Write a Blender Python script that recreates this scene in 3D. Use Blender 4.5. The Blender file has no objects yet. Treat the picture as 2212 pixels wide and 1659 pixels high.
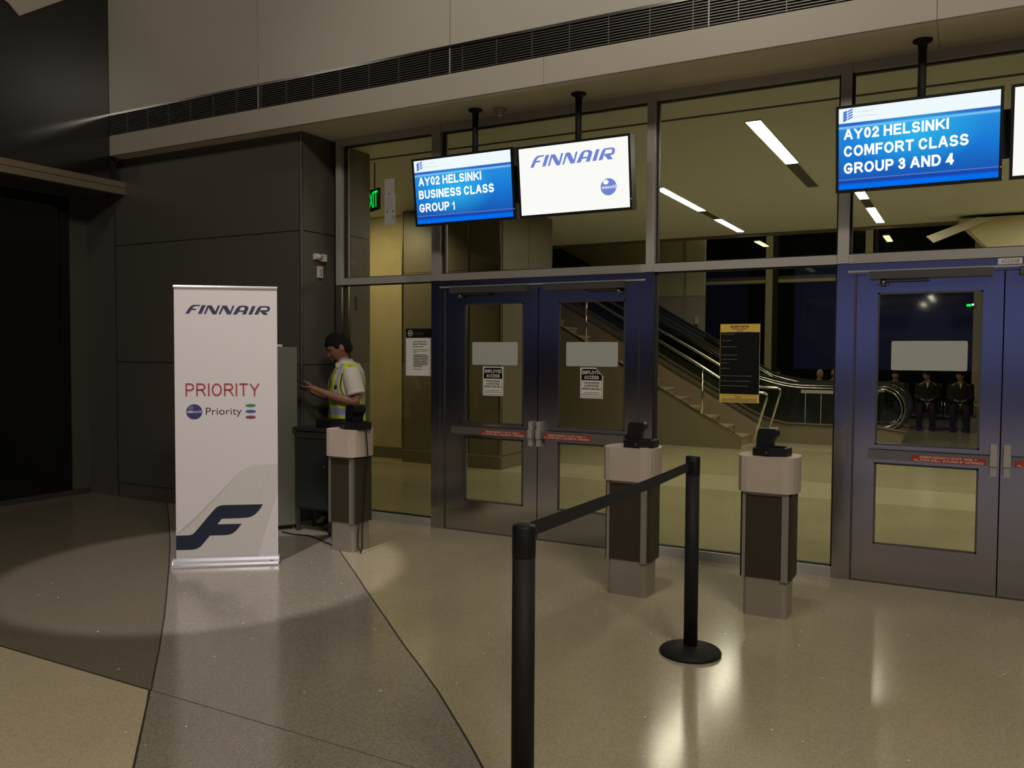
import bpy, bmesh, math, random
from mathutils import Vector, Matrix, noise
random.seed(7)
V = Vector
sc = bpy.context.scene
COL = sc.collection

# ------------------------------------------------------------------ camera, world, exposure, big lights
cam_d = bpy.data.cameras.new('camera')
cam = bpy.data.objects.new('camera', cam_d)
COL.objects.link(cam)
_f = V((-0.47854, 0.87718, -0.03839)).normalized()
_r = _f.cross(V((0, 0, 1))).normalized()
_u = _r.cross(_f)
_a = 0.00566
_r2 = _r * math.cos(_a) + _u * math.sin(_a)
_u2 = -_r * math.sin(_a) + _u * math.cos(_a)
cam.matrix_world = Matrix(((_r2.x, _u2.x, -_f.x, 0), (_r2.y, _u2.y, -_f.y, -6.565), (_r2.z, _u2.z, -_f.z, 1.65), (0, 0, 0, 1)))
cam_d.sensor_fit = 'HORIZONTAL'
cam_d.sensor_width = 36.0
cam_d.lens = 36.0 * 1811.3 / 2212.0
cam_d.clip_start = 0.05
cam_d.clip_end = 200
sc.camera = cam

w = bpy.data.worlds.new('night')
sc.world = w
w.use_nodes = True
w.node_tree.nodes['Background'].inputs[0].default_value = (0.75, 0.78, 0.70, 1)
w.node_tree.nodes['Background'].inputs[1].default_value = 0.006
sc.view_settings.view_transform = 'Standard'
sc.view_settings.look = 'None'
sc.view_settings.exposure = 0.0
sc.view_settings.gamma = 1.0
sc.view_settings.use_curve_mapping = False
sc.cycles.use_denoising = True
sc.cycles.max_bounces = 8
sc.cycles.transparent_max_bounces = 24
sc.cycles.glossy_bounces = 5
sc.cycles.sample_clamp_indirect = 3.0
sc.cycles.caustics_reflective = False
sc.cycles.caustics_refractive = False


def add_light(name, kind, loc, energy, color, aim=None, size=1.0, size_y=None, angle=60, blend=0.5):
    d = bpy.data.lights.new(name, kind)
    d.energy = energy
    d.color = color
    if kind == 'AREA':
        d.shape = 'RECTANGLE'
        d.size = size
        d.size_y = size_y or size
    elif kind == 'SPOT':
        d.spot_size = math.radians(angle)
        d.spot_blend = blend
        d.shadow_soft_size = size
    else:
        d.shadow_soft_size = size
    o = bpy.data.objects.new(name, d)
    COL.objects.link(o)
    o.location = loc
    if aim is not None:
        o.rotation_euler = (V(aim) - V(loc)).to_track_quat('-Z', 'Y').to_euler()
    return o


# departure hall: high ceiling lamps, dim and warm
WARM = (1.0, 0.905, 0.755)
add_light('hall_lamp', 'AREA', (4.2, -9.0, 8.3), 455, WARM, (1.6, -4.2, 0), 3.0, 1.2)
add_light('hall_lamp', 'AREA', (-3.2, -10.0, 8.3), 110, WARM, (-3.5, -5.0, 0), 2.0, 1.2)
add_light('wall_wash_lamp', 'SPOT', (-1.8, -3.3, 9.1), 620, (1.0, 0.94, 0.86), (-2.6, -0.6, 5.1), size=0.3, angle=66, blend=1.0)
add_light('banner_spot_lamp', 'SPOT', (-3.9, -4.6, 8.4), 1120, (1.0, 0.93, 0.94), (-4.98, -2.2, 0.0), size=0.05, angle=19.5, blend=0.2)
# corridor beyond the glass: added fill light for the far seats, then the concrete wall's lamp
GREENISH = (1.0, 0.92, 0.58)
add_light('corridor_fill', 'AREA', (-3.5, 12.2, 6.0), 52, GREENISH, (-2.5, 12.5, 0), 5.0, 1.0)
add_light('concrete_wash_lamp', 'SPOT', (-7.9, 2.2, 3.62), 110, (1.0, 0.86, 0.50), (-7.9, 3.9, 1.8), size=0.08, angle=110, blend=0.8)

# ------------------------------------------------------------------ materials
MATS = {}


def mat(name, col, rough=0.5, metal=0.0, spec=0.5, noise_amt=0.0, noise_scale=20.0, bump=0.0, bump_scale=200.0, coat=0.0, aniso=None):
    if name in MATS:
        return MATS[name]
    m = bpy.data.materials.new(name)
    m.use_nodes = True
    nt = m.node_tree
    b = nt.nodes['Principled BSDF']
    b.inputs['Base Color'].default_value = (*col, 1)
    b.inputs['Roughness'].default_value = rough
    b.inputs['Metallic'].default_value = metal
    b.inputs['Specular IOR Level'].default_value = spec
    b.inputs['Coat Weight'].default_value = coat
    b.inputs['Coat Roughness'].default_value = 0.1
    tc = nt.nodes.new('ShaderNodeTexCoord')
    if noise_amt > 0:
        n = nt.nodes.new('ShaderNodeTexNoise')
        n.inputs['Scale'].default_value = noise_scale
        n.inputs['Detail'].default_value = 5
        mp = nt.nodes.new('ShaderNodeMapping')
        if aniso:
            mp.inputs['Scale'].default_value = aniso
        r = nt.nodes.new('ShaderNodeMapRange')
        r.inputs['To Min'].default_value = 1 - noise_amt
        r.inputs['To Max'].default_value = 1 + noise_amt
        h = nt.nodes.new('ShaderNodeHueSaturation')
        h.inputs['Color'].default_value = (*col, 1)
        nt.links.new(tc.outputs['Object'], mp.inputs[0])
        nt.links.new(mp.outputs[0], n.inputs['Vector'])
        nt.links.new(n.outputs['Fac'], r.inputs[0])
        nt.links.new(r.outputs[0], h.inputs['Value'])
        nt.links.new(h.outputs[0], b.inputs['Base Color'])
    if bump > 0:
        n2 = nt.nodes.new('ShaderNodeTexNoise')
        n2.inputs['Scale'].default_value = bump_scale
        bp = nt.nodes.new('ShaderNodeBump')
        bp.inputs['Strength'].default_value = bump
        bp.inputs['Distance'].default_value = 0.002
        nt.links.new(tc.outputs['Object'], n2.inputs['Vector'])
        nt.links.new(n2.outputs['Fac'], bp.inputs['Height'])
        nt.links.new(bp.outputs[0], b.inputs['Normal'])
    MATS[name] = m
    return m


def emit(name, col, strength):
    if name in MATS:
        return MATS[name]
    m = bpy.data.materials.new(name)
    m.use_nodes = True
    nt = m.node_tree
    nt.nodes.remove(nt.nodes['Principled BSDF'])
    e = nt.nodes.new('ShaderNodeEmission')
    e.inputs[0].default_value = (*col, 1)
    e.inputs[1].default_value = strength
    nt.links.new(e.outputs[0], nt.nodes['Material Output'].inputs[0])
    MATS[name] = m
    return m


def glass(name, tint, ior=1.5, rough=0.0):
    m = bpy.data.materials.new(name)
    m.use_nodes = True
    nt = m.node_tree
    nt.nodes.remove(nt.nodes['Principled BSDF'])
    t = nt.nodes.new('ShaderNodeBsdfTransparent')
    t.inputs[0].default_value = (*tint, 1)
    g = nt.nodes.new('ShaderNodeBsdfGlossy')
    g.inputs['Roughness'].default_value = rough
    f = nt.nodes.new('ShaderNodeFresnel')
    f.inputs[0].default_value = ior
    mx = nt.nodes.new('ShaderNodeMixShader')
    nt.links.new(f.outputs[0], mx.inputs[0])
    nt.links.new(t.outputs[0], mx.inputs[1])
    nt.links.new(g.outputs[0], mx.inputs[2])
    nt.links.new(mx.outputs[0], nt.nodes['Material Output'].inputs[0])
    MATS[name] = m
    return m


def terrazzo(name, col, var=0.16, rough=0.16, chips=0.042, tone=1.0):
    m = bpy.data.materials.new(name)
    m.use_nodes = True
    nt = m.node_tree
    N, Lk = nt.nodes, nt.links
    b = N['Principled BSDF']
    tc = N.new('ShaderNodeTexCoord')
    v = N.new('ShaderNodeTexVoronoi')
    v.inputs['Scale'].default_value = 150
    bw = N.new('ShaderNodeRGBToBW')
    mr = N.new('ShaderNodeMapRange')
    mr.inputs['To Min'].default_value = (1 - var) * tone
    mr.inputs['To Max'].default_value = (1 + var) * tone
    h = N.new('ShaderNodeHueSaturation')
    h.inputs['Color'].default_value = (*col, 1)
    Lk.new(tc.outputs['Object'], v.inputs['Vector'])
    Lk.new(v.outputs['Color'], bw.inputs[0])
    Lk.new(bw.outputs[0], mr.inputs[0])
    # darker aggregate
    v3 = N.new('ShaderNodeTexVoronoi')
    v3.inputs['Scale'].default_value = 60
    lt = N.new('ShaderNodeMath'); lt.operation = 'LESS_THAN'; lt.inputs[1].default_value = 0.16
    Lk.new(tc.outputs['Object'], v3.inputs['Vector'])
    Lk.new(v3.outputs['Distance'], lt.inputs[0])
    ml = N.new('ShaderNodeMath'); ml.operation = 'MULTIPLY'; ml.inputs[1].default_value = -0.30
    Lk.new(lt.outputs[0], ml.inputs[0])
    ad = N.new('ShaderNodeMath'); ad.operation = 'ADD'
    Lk.new(mr.outputs[0], ad.inputs[0]); Lk.new(ml.outputs[0], ad.inputs[1])
    # broad cloudiness
    n = N.new('ShaderNodeTexNoise'); n.inputs['Scale'].default_value = 1.3; n.inputs['Detail'].default_value = 3
    nr = N.new('ShaderNodeMapRange'); nr.inputs['To Min'].default_value = 0.9; nr.inputs['To Max'].default_value = 1.1
    Lk.new(tc.outputs['Object'], n.inputs['Vector']); Lk.new(n.outputs['Fac'], nr.inputs[0])
    m2 = N.new('ShaderNodeMath'); m2.operation = 'MULTIPLY'
    Lk.new(ad.outputs[0], m2.inputs[0]); Lk.new(nr.outputs[0], m2.inputs[1])
    Lk.new(m2.outputs[0], h.inputs['Value'])
    # sparse mother-of-pearl chips
    v2 = N.new('ShaderNodeTexVoronoi')
    v2.inputs['Scale'].default_value = 7.0
    Lk.new(tc.outputs['Object'], v2.inputs['Vector'])
    l2 = N.new('ShaderNodeMath'); l2.operation = 'LESS_THAN'; l2.inputs[1].default_value = chips
    Lk.new(v2.outputs['Distance'], l2.inputs[0])
    mx = N.new('ShaderNodeMix'); mx.data_type = 'RGBA'
    mx.inputs['B'].default_value = (1, 1, 0.95, 1)
    Lk.new(l2.outputs[0], mx.inputs['Factor'])
    Lk.new(h.outputs[0], mx.inputs['A'])
    Lk.new(mx.outputs['Result'], b.inputs['Base Color'])
    b.inputs['Roughness'].default_value = rough
    b.inputs['Specular IOR Level'].default_value = 0.5
    MATS[name] = m
    return m


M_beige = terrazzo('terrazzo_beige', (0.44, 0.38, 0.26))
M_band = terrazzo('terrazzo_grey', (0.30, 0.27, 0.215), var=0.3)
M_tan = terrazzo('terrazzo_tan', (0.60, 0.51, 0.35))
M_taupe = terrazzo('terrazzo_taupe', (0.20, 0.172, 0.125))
M_in = terrazzo('terrazzo_inside', (0.40, 0.36, 0.22), var=0.08)
M_inlight = terrazzo('terrazzo_inside_light', (0.50, 0.46, 0.30), var=0.08)
M_joint = mat('divider_brass_dark', (0.05, 0.045, 0.035), 0.5, 0.3)
M_steel = mat('brushed_steel', (0.54, 0.53, 0.51), 0.17, 1.0, noise_amt=0.05, noise_scale=30, aniso=(20, 20, 0.6))
M_steel2 = mat('mullion_steel', (0.42, 0.40, 0.37), 0.42, 0.3)
M_dsteel = mat('dark_steel', (0.16, 0.155, 0.15), 0.35, 0.8)
M_closer = mat('closer_metal', (0.085, 0.085, 0.082), 0.45, 0.4)
M_bar = mat('panic_bar_metal', (0.26, 0.245, 0.22), 0.35, 0.7)
M_gasket = mat('gasket', (0.012, 0.012, 0.012), 0.6)
M_brown = mat('brown_laminate', (0.088, 0.082, 0.070), 0.36, noise_amt=0.06, noise_scale=60)
M_brown2 = mat('brown_laminate_inside', (0.145, 0.125, 0.085), 0.38, noise_amt=0.05, noise_scale=50)
M_panel = mat('beige_panel', (0.45, 0.42, 0.365), 0.22, spec=0.4)
M_fascia = mat('fascia_panel', (0.42, 0.385, 0.325), 0.4)
M_soffit = mat('soffit_plaster', (0.72, 0.67, 0.55), 0.6)
M_louv = mat('louver_metal', (0.16, 0.155, 0.14), 0.35, 0.7)
M_black = mat('black_plastic', (0.008, 0.008, 0.008), 0.5, spec=0.3)
M_blackmetal = mat('black_powder_coat', (0.010, 0.011, 0.010), 0.65, spec=0.3, bump=0.1)
M_belt = mat('black_webbing', (0.010, 0.010, 0.010), 0.8, bump=0.3, bump_scale=900)
M_blackglass = mat('black_glass', (0.008, 0.008, 0.007), 0.06, spec=0.5)
M_blackwall = mat('black_glass_wall', (0.012, 0.012, 0.010), 0.15, spec=0.5)
M_trim = mat('bronze_trim', (0.26, 0.22, 0.15), 0.4, 0.4)
M_hood = mat('speckled_stone', (0.48, 0.40, 0.34), 0.5, noise_amt=0.28, noise_scale=320)
M_podium = mat('podium_dark_panel', (0.042, 0.034, 0.020), 0.5, spec=0.3)
M_podbase = mat('podium_base_metal', (0.34, 0.30, 0.25), 0.45, 0.35)
M_podstrip = mat('podium_strip', (0.38, 0.36, 0.33), 0.35, 0.6)
M_chrome = mat('chrome', (0.75, 0.72, 0.66), 0.15, 1.0)
M_alu = mat('polished_aluminium', (0.86, 0.85, 0.90), 0.22, 0.75)
M_white = mat('white_sheet', (0.76, 0.72, 0.73), 0.5)
M_navy = mat('navy_print', (0.018, 0.022, 0.05), 0.5)
M_navy2 = mat('navy_print_logo', (0.05, 0.045, 0.12), 0.5)
M_red = mat('crimson_print', (0.42, 0.07, 0.09), 0.5)
M_grey_pr = mat('dark_grey_print', (0.07, 0.065, 0.06), 0.5)
M_green_pr = mat('green_print', (0.07, 0.27, 0.16), 0.5)
M_blue_pr = mat('blue_print', (0.06, 0.12, 0.42), 0.5)
M_maroon_pr = mat('maroon_print', (0.24, 0.055, 0.11), 0.5)
M_fin = mat('fin_print', (0.66, 0.63, 0.61), 0.5)
M_fin2 = mat('fin_print_dark', (0.57, 0.545, 0.525), 0.5)
M_counter = mat('grey_laminate', (0.15, 0.15, 0.125), 0.5)
M_desk = mat('dark_blue_grey_cabinet', (0.030, 0.034, 0.032), 0.5)
M_deskmet = mat('cabinet_metal', (0.085, 0.088, 0.08), 0.4, 0.5)
M_plate = mat('frosted_plate', (0.40, 0.42, 0.38), 0.5)
M_paper = mat('paper', (0.68, 0.66, 0.60), 0.6)
M_paper2 = mat('paper_sheet', (0.46, 0.46, 0.46), 0.6)
M_ink = mat('black_ink', (0.006, 0.006, 0.006), 0.7, spec=0.15)
M_ink2 = mat('grey_ink', (0.16, 0.15, 0.13), 0.6)
M_signred = mat('red_sign', (0.34, 0.035, 0.025), 0.45)
M_signtext = mat('red_sign_text', (0.70, 0.55, 0.48), 0.5)
M_yellow = mat('yellow_notice', (0.72, 0.48, 0.08), 0.5)
M_conc = mat('concrete', (0.42, 0.36, 0.21), 0.85, noise_amt=0.22, noise_scale=3.2, bump=0.3, bump_scale=40)
M_ceil = mat('ceiling_paint', (0.76, 0.77, 0.75), 0.5)
M_wall_in = mat('inner_wall_tan', (0.62, 0.56, 0.36), 0.5)
M_stone = mat('stair_stone', (0.44, 0.36, 0.24), 0.5, noise_amt=0.1, noise_scale=80)
M_stairside = mat('stair_side_panel', (0.20, 0.165, 0.10), 0.5)
M_stairside2 = mat('stair_inner_panel', (0.26, 0.20, 0.13), 0.4)
M_escglass = glass('escalator_glass', (0.55, 0.62, 0.52), 1.5)
M_dkglass = mat('dark_balustrade_glass', (0.012, 0.014, 0.012), 0.08)
M_glass = glass('clear_glass', (0.945, 0.94, 0.87), 1.33)
M_night = mat('night_window', (0.010, 0.012, 0.008), 0.06)
M_slot = emit('slot_light', (1.0, 0.955, 0.80), 46.0)
M_slot_dim = emit('slot_light_far', (0.85, 1.0, 0.55), 1.4)
M_slotoff = mat('slot_light_unlit', (0.10, 0.10, 0.08), 0.5)
M_exit = emit('exit_green', (0.0, 1.0, 0.12), 1.3)
M_lampdisc = emit('downlight_disc', (1.0, 0.97, 0.92), 9.0)
M_skin = mat('skin', (0.29, 0.14, 0.09), 0.5, noise_amt=0.05, noise_scale=30)
M_skin2 = mat('skin_pale', (0.45, 0.25, 0.18), 0.55)
M_hair = mat('black_hair', (0.007, 0.006, 0.006), 0.85, spec=0.2, noise_amt=0.4, noise_scale=90)
M_shirt = mat('white_shirt', (0.66, 0.60, 0.54), 0.75, bump=0.4, bump_scale=30)
M_trous = mat('black_trousers', (0.012, 0.012, 0.014), 0.8)
M_cloth = mat('dark_jacket', (0.014, 0.014, 0.018), 0.8)
M_tie = mat('olive_tie', (0.36, 0.27, 0.12), 0.6)
M_led = emit('status_led', (0.9, 0.95, 1.0), 1.2)
M_eye = mat('eye_white', (0.5, 0.47, 0.44), 0.3)
M_sensor = mat('sensor_plastic', (0.62, 0.58, 0.52), 0.5)
M_sensor2 = mat('sensor_plastic_dark', (0.33, 0.30, 0.25), 0.5)


def vest_material():
    m = bpy.data.materials.new('hi_vis_vest')
    m.use_nodes = True
    b = m.node_tree.nodes['Principled BSDF']
    b.inputs['Base Color'].default_value = (0.52, 0.60, 0.05, 1)
    b.inputs['Roughness'].default_value = 0.7
    return m


M_vest = vest_material()
M_reflect = mat('reflective_tape', (0.34, 0.36, 0.62), 0.4, noise_amt=0.25, noise_scale=25)
M_piping = mat('black_piping', (0.01, 0.01, 0.01), 0.7)


def screen_blue(name, cx, cz):
    # a lit screen: blue gradient picture (what the display itself shows)
    m = bpy.data.materials.new(name)
    m.use_nodes = True
    nt = m.node_tree
    N, Lk = nt.nodes, nt.links
    N.remove(N['Principled BSDF'])
    tc = N.new('ShaderNodeTexCoord')
    sep = N.new('ShaderNodeSeparateXYZ')
    Lk.new(tc.outputs['UV'], sep.inputs[0])
    ramp = N.new('ShaderNodeValToRGB')
    cr = ramp.color_ramp
    stops = [(0.0, (0.0, 0.14, 0.80)), (0.045, (0.0, 0.17, 0.9)), (0.085, (0.01, 0.05, 0.38)), (0.115, (0.01, 0.08, 0.42)), (0.122, (0.16, 0.24, 0.58)),
             (0.13, (0.01, 0.10, 0.46)), (0.45, (0.01, 0.19, 0.66)), (0.74, (0.02, 0.26, 0.72)), (0.765, (0.25, 0.62, 0.95)), (0.785, (0.02, 0.16, 0.60)), (0.815, (0.02, 0.10, 0.48)), (0.822, (0.86, 0.95, 0.98)), (1.0, (0.86, 0.95, 0.99))]
    while len(cr.elements) < len(stops):
        cr.elements.new(0.5)
    for e, (p, c) in zip(cr.elements, stops):
        e.position = p
        e.color = (*c, 1)
    Lk.new(sep.outputs['Y'], ramp.inputs[0])
    # bright bloom of cyan in the picture
    mp = N.new('ShaderNodeVectorMath'); mp.operation = 'DISTANCE'
    mp.inputs[1].default_value = (cx, cz, 0)
    Lk.new(tc.outputs['UV'], mp.inputs[0])
    mr = N.new('ShaderNodeMapRange')
    mr.inputs['From Min'].default_value = 0.0; mr.inputs['From Max'].default_value = 0.42
    mr.inputs['To Min'].default_value = 0.75; mr.inputs['To Max'].default_value = 0.0
    Lk.new(mp.outputs['Value'], mr.inputs[0])
    gt = N.new('ShaderNodeMath'); gt.operation = 'LESS_THAN'; gt.inputs[1].default_value = 0.815
    Lk.new(sep.outputs['Y'], gt.inputs[0])
    gt2 = N.new('ShaderNodeMath'); gt2.operation = 'GREATER_THAN'; gt2.inputs[1].default_value = 0.125
    Lk.new(sep.outputs['Y'], gt2.inputs[0])
    mu = N.new('ShaderNodeMath'); mu.operation = 'MULTIPLY'
    Lk.new(mr.outputs[0], mu.inputs[0]); Lk.new(gt.outputs[0], mu.inputs[1])
    mu2 = N.new('ShaderNodeMath'); mu2.operation = 'MULTIPLY'
    Lk.new(mu.outputs[0], mu2.inputs[0]); Lk.new(gt2.outputs[0], mu2.inputs[1])
    mx = N.new('ShaderNodeMix'); mx.data_type = 'RGBA'
    mx.inputs['B'].default_value = (0.03, 0.52, 0.86, 1)
    Lk.new(mu2.outputs[0], mx.inputs['Factor'])
    Lk.new(ramp.outputs[0], mx.inputs['A'])
    e = N.new('ShaderNodeEmission')
    e.inputs[1].default_value = 1.0
    Lk.new(mx.outputs['Result'], e.inputs[0])
    Lk.new(e.outputs[0], N['Material Output'].inputs[0])
    return m


M_scr1 = screen_blue('screen_picture_business', 0.42, 0.5)
M_scr3 = screen_blue('screen_picture_comfort', 0.5, 0.62)
M_scrwhite = emit('screen_white', (0.96, 0.96, 0.93), 1.0)
M_scrtext = emit('screen_text', (0.97, 0.98, 0.98), 1.05)
M_scrlogo = emit('screen_logo_blue', (0.16, 0.22, 0.66), 1.0)
M_scrlogo2 = emit('screen_logo_deep', (0.03, 0.13, 0.62), 1.0)
M_scrgrey = emit('screen_grey', (0.62, 0.66, 0.68), 1.0)

# ------------------------------------------------------------------ mesh helpers
WLOC = {}


class MB:
    """Collects shapes in world coordinates; .obj() links them as ONE mesh object."""

    def __init__(s):
        s.bm = bmesh.new()
        s.uv = None

    def poly(s, verts, faces, mi=0, smooth=False):
        vs = [s.bm.verts.new(v) for v in verts]
        for f in faces:
            try:
                fc = s.bm.faces.new([vs[i] for i in f])
                fc.material_index = mi
                fc.smooth = smooth
            except ValueError:
                pass
        return vs

    def box(s, x0, x1, y0, y1, z0, z1, mi=0, T=None):
        p = [(x, y, z) for z in (z0, z1) for x, y in ((x0, y0), (x1, y0), (x1, y1), (x0, y1))]
        if T:
            p = [T(*q) for q in p]
        s.poly(p, [(0, 3, 2, 1), (4, 5, 6, 7), (0, 1, 5, 4), (1, 2, 6, 5), (2, 3, 7, 6), (3, 0, 4, 7)], mi)
        return s

    def prism(s, pts, a, b, axis='z', mi=0, T=None, smooth=False):
        """polygon pts extruded from a to b along axis: pts are (x,y) for z, (x,z) for y, (y,z) for x"""
        n = len(pts)

        def P(p, h):
            q = (p[0], p[1], h) if axis == 'z' else ((p[0], h, p[1]) if axis == 'y' else (h, p[0], p[1]))
            return T(*q) if T else q
        vs = [P(p, a) for p in pts] + [P(p, b) for p in pts]
        s.poly(vs, [tuple(range(n)), tuple(range(2 * n - 1, n - 1, -1))], mi)
        vs2 = vs
        s.poly(vs2, [(i, (i + 1) % n, n + (i + 1) % n, n + i) for i in range(n)], mi, smooth)
        return s

    def quad(s, a, b, c, d, mi=0):
        s.poly([a, b, c, d], [(0, 1, 2, 3)], mi)
        return s

    def tube(s, path, r, n=12, mi=0, cap=True, smooth=True):
        path = [V(p) for p in path]
        rs = r if isinstance(r, (list, tuple)) else [r] * len(path)
        rings = []
        up = None
        for i, p in enumerate(path):
            if i == 0:
                d = path[1] - p
            elif i == len(path) - 1:
                d = p - path[-2]
            else:
                d = (path[i + 1] - p).normalized() + (p - path[i - 1]).normalized()
            d.normalize()
            if up is None:
                up = V((0, 0, 1)) if abs(d.z) < 0.9 else V((1, 0, 0))
            a = d.cross(up)
            if a.length < 1e-4:
                a = d.cross(V((0, 1, 0)))
            a.normalize()
            b2 = a.cross(d).normalized()
            up = b2
            rings.append([s.bm.verts.new(p + (a * math.cos(t) + b2 * math.sin(t)) * rs[i]) for t in [2 * math.pi * k / n for k in range(n)]])
        for i in range(len(rings) - 1):
            for k in range(n):
                f = s.bm.faces.new([rings[i][k], rings[i][(k + 1) % n], rings[i + 1][(k + 1) % n], rings[i + 1][k]])
                f.material_index = mi
                f.smooth = smooth
        if cap:
            for rg in (rings[0][::-1], rings[-1]):
                f = s.bm.faces.new(rg)
                f.material_index = mi
        return s

    def lathe(s, c, prof, n=32, mi=0, smooth=True):
        """prof: list of (r, z) around the vertical axis at c"""
        rings = []
        for r, z in prof:
            if r < 1e-5:
                rings.append([s.bm.verts.new((c[0], c[1], c[2] + z))])
            else:
                rings.append([s.bm.verts.new((c[0] + r * math.cos(2 * math.pi * k / n), c[1] + r * math.sin(2 * math.pi * k / n), c[2] + z)) for k in range(n)])
        for i in range(len(rings) - 1):
            A, B = rings[i], rings[i + 1]
            for k in range(n):
                k2 = (k + 1) % n
                if len(A) == 1 and len(B) == 1:
                    continue
                if len(A) == 1:
                    q = [A[0], B[k2], B[k]]
                elif len(B) == 1:
                    q = [A[k], A[k2], B[0]]
                else:
                    q = [A[k], A[k2], B[k2], B[k]]
                f = s.bm.faces.new(q)
                f.material_index = mi
                f.smooth = smooth
        return s

    def loft(s, rings, mi=0, smooth=True, cap=True):
        R = [[s.bm.verts.new(p) for p in rg] for rg in rings]
        n = len(R[0])
        for i in range(len(R) - 1):
            for k in range(n):
                f = s.bm.faces.new([R[i][k], R[i][(k + 1) % n], R[i + 1][(k + 1) % n], R[i + 1][k]])
                f.material_index = mi
                f.smooth = smooth
        if cap:
            for rg in (R[0][::-1], R[-1]):
                f = s.bm.faces.new(rg)
                f.material_index = mi
        return s

    def mesh(s, me, T, mi=0):
        """append a mesh datablock through transform function T(x,y,z)"""
        vs = [s.bm.verts.new(T(*v.co)) for v in me.vertices]
        for p in me.polygons:
            try:
                f = s.bm.faces.new([vs[i] for i in p.vertices])
                f.material_index = mi
            except ValueError:
                pass
        return s

    def bevel(s, w=0.004, seg=2, ang=0.5):
        es = [e for e in s.bm.edges if len(e.link_faces) == 2 and e.calc_face_angle(0) > ang]
        bmesh.ops.bevel(s.bm, geom=es, offset=w, segments=seg, affect='EDGES', profile=0.6, clamp_overlap=True)
        return s

    def weld(s):
        bmesh.ops.remove_doubles(s.bm, verts=s.bm.verts, dist=1e-5)
        return s

    def obj(s, name, mats, parent=None, kind=None, label=None, cat=None, group=None, fix=True):
        if fix:
            bmesh.ops.remove_doubles(s.bm, verts=s.bm.verts, dist=1e-6)
            bmesh.ops.recalc_face_normals(s.bm, faces=s.bm.faces)
        if not isinstance(mats, (list, tuple)):
            mats = [mats]
        if parent is not None:
            org = WLOC[parent.name]
        else:
            lo = V((1e9,) * 3); hi = V((-1e9,) * 3)
            for v in s.bm.verts:
                lo = V(map(min, lo, v.co)); hi = V(map(max, hi, v.co))
            org = V(((lo.x + hi.x) / 2, (lo.y + hi.y) / 2, lo.z))
        for v in s.bm.verts:
            v.co -= org
        me = bpy.data.meshes.new(name)
        s.bm.to_mesh(me)
        s.bm.free()
        for m in mats:
            me.materials.append(m)
        o = bpy.data.objects.new(name, me)
        COL.objects.link(o)
        WLOC[o.name] = org
        if parent is not None:
            o.parent = parent
        else:
            o.location = org
        tag(o, label, cat, group, kind)
        return o


def tag(o, label=None, cat=None, group=None, kind=None):
    if label:
        o['label'] = label
    if cat:
        o['category'] = cat
    if group:
        o['group'] = group
    if kind:
        o['kind'] = kind
    return o


def thing(name, loc, label, cat, group=None, kind=None):
    o = bpy.data.objects.new(name, None)
    o.empty_display_size = 0.2
    COL.objects.link(o)
    o.location = loc
    WLOC[o.name] = V(loc)
    return tag(o, label, cat, group, kind)


_TXT = {}


def text_mesh(body, bold=0.0, shear=0.0, align='LEFT', spacing=1.0):
    """a filled text outline as mesh data; returns (mesh, width, height)"""
    k = (body, bold, shear, align, spacing)
    if k in _TXT:
        return _TXT[k]
    cu = bpy.data.curves.new('txt', 'FONT')
    cu.body = body
    cu.size = 1.0
    cu.shear = shear
    cu.offset = bold
    cu.space_character = spacing
    cu.resolution_u = 3
    cu.align_x = align
    o = bpy.data.objects.new('txt', cu)
    COL.objects.link(o)
    dg = bpy.context.evaluated_depsgraph_get()
    me = bpy.data.meshes.new_from_object(o.evaluated_get(dg))
    bpy.data.objects.remove(o)
    xs = [v.co.x for v in me.vertices]; ys = [v.co.y for v in me.vertices]
    b = (min(xs), max(xs), min(ys), max(ys))
    _TXT[k] = (me, b)
    return _TXT[k]


def put_text(mb, body, T, u0, u1, v0, v1, mi=0, bold=0.0, shear=0.0, lift=0.0):
    """fit the text into the rectangle (u0..u1, v0..v1) of the plane T(u, v, lift)"""
    me, (a, b, c, d) = text_mesh(body, bold, shear)
    mb.mesh(me, lambda x, y, z: T(u0 + (x - a) / (b - a) * (u1 - u0), v0 + (y - c) / (d - c) * (v1 - v0), lift), mi)


def _arc(cx, cy, rx, ry, a0, a1, n=9):
    return [(cx + rx * math.cos(math.radians(a0 + (a1 - a0) * k / n)), cy + ry * math.sin(math.radians(a0 + (a1 - a0) * k / n))) for k in range(n + 1)]


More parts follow.
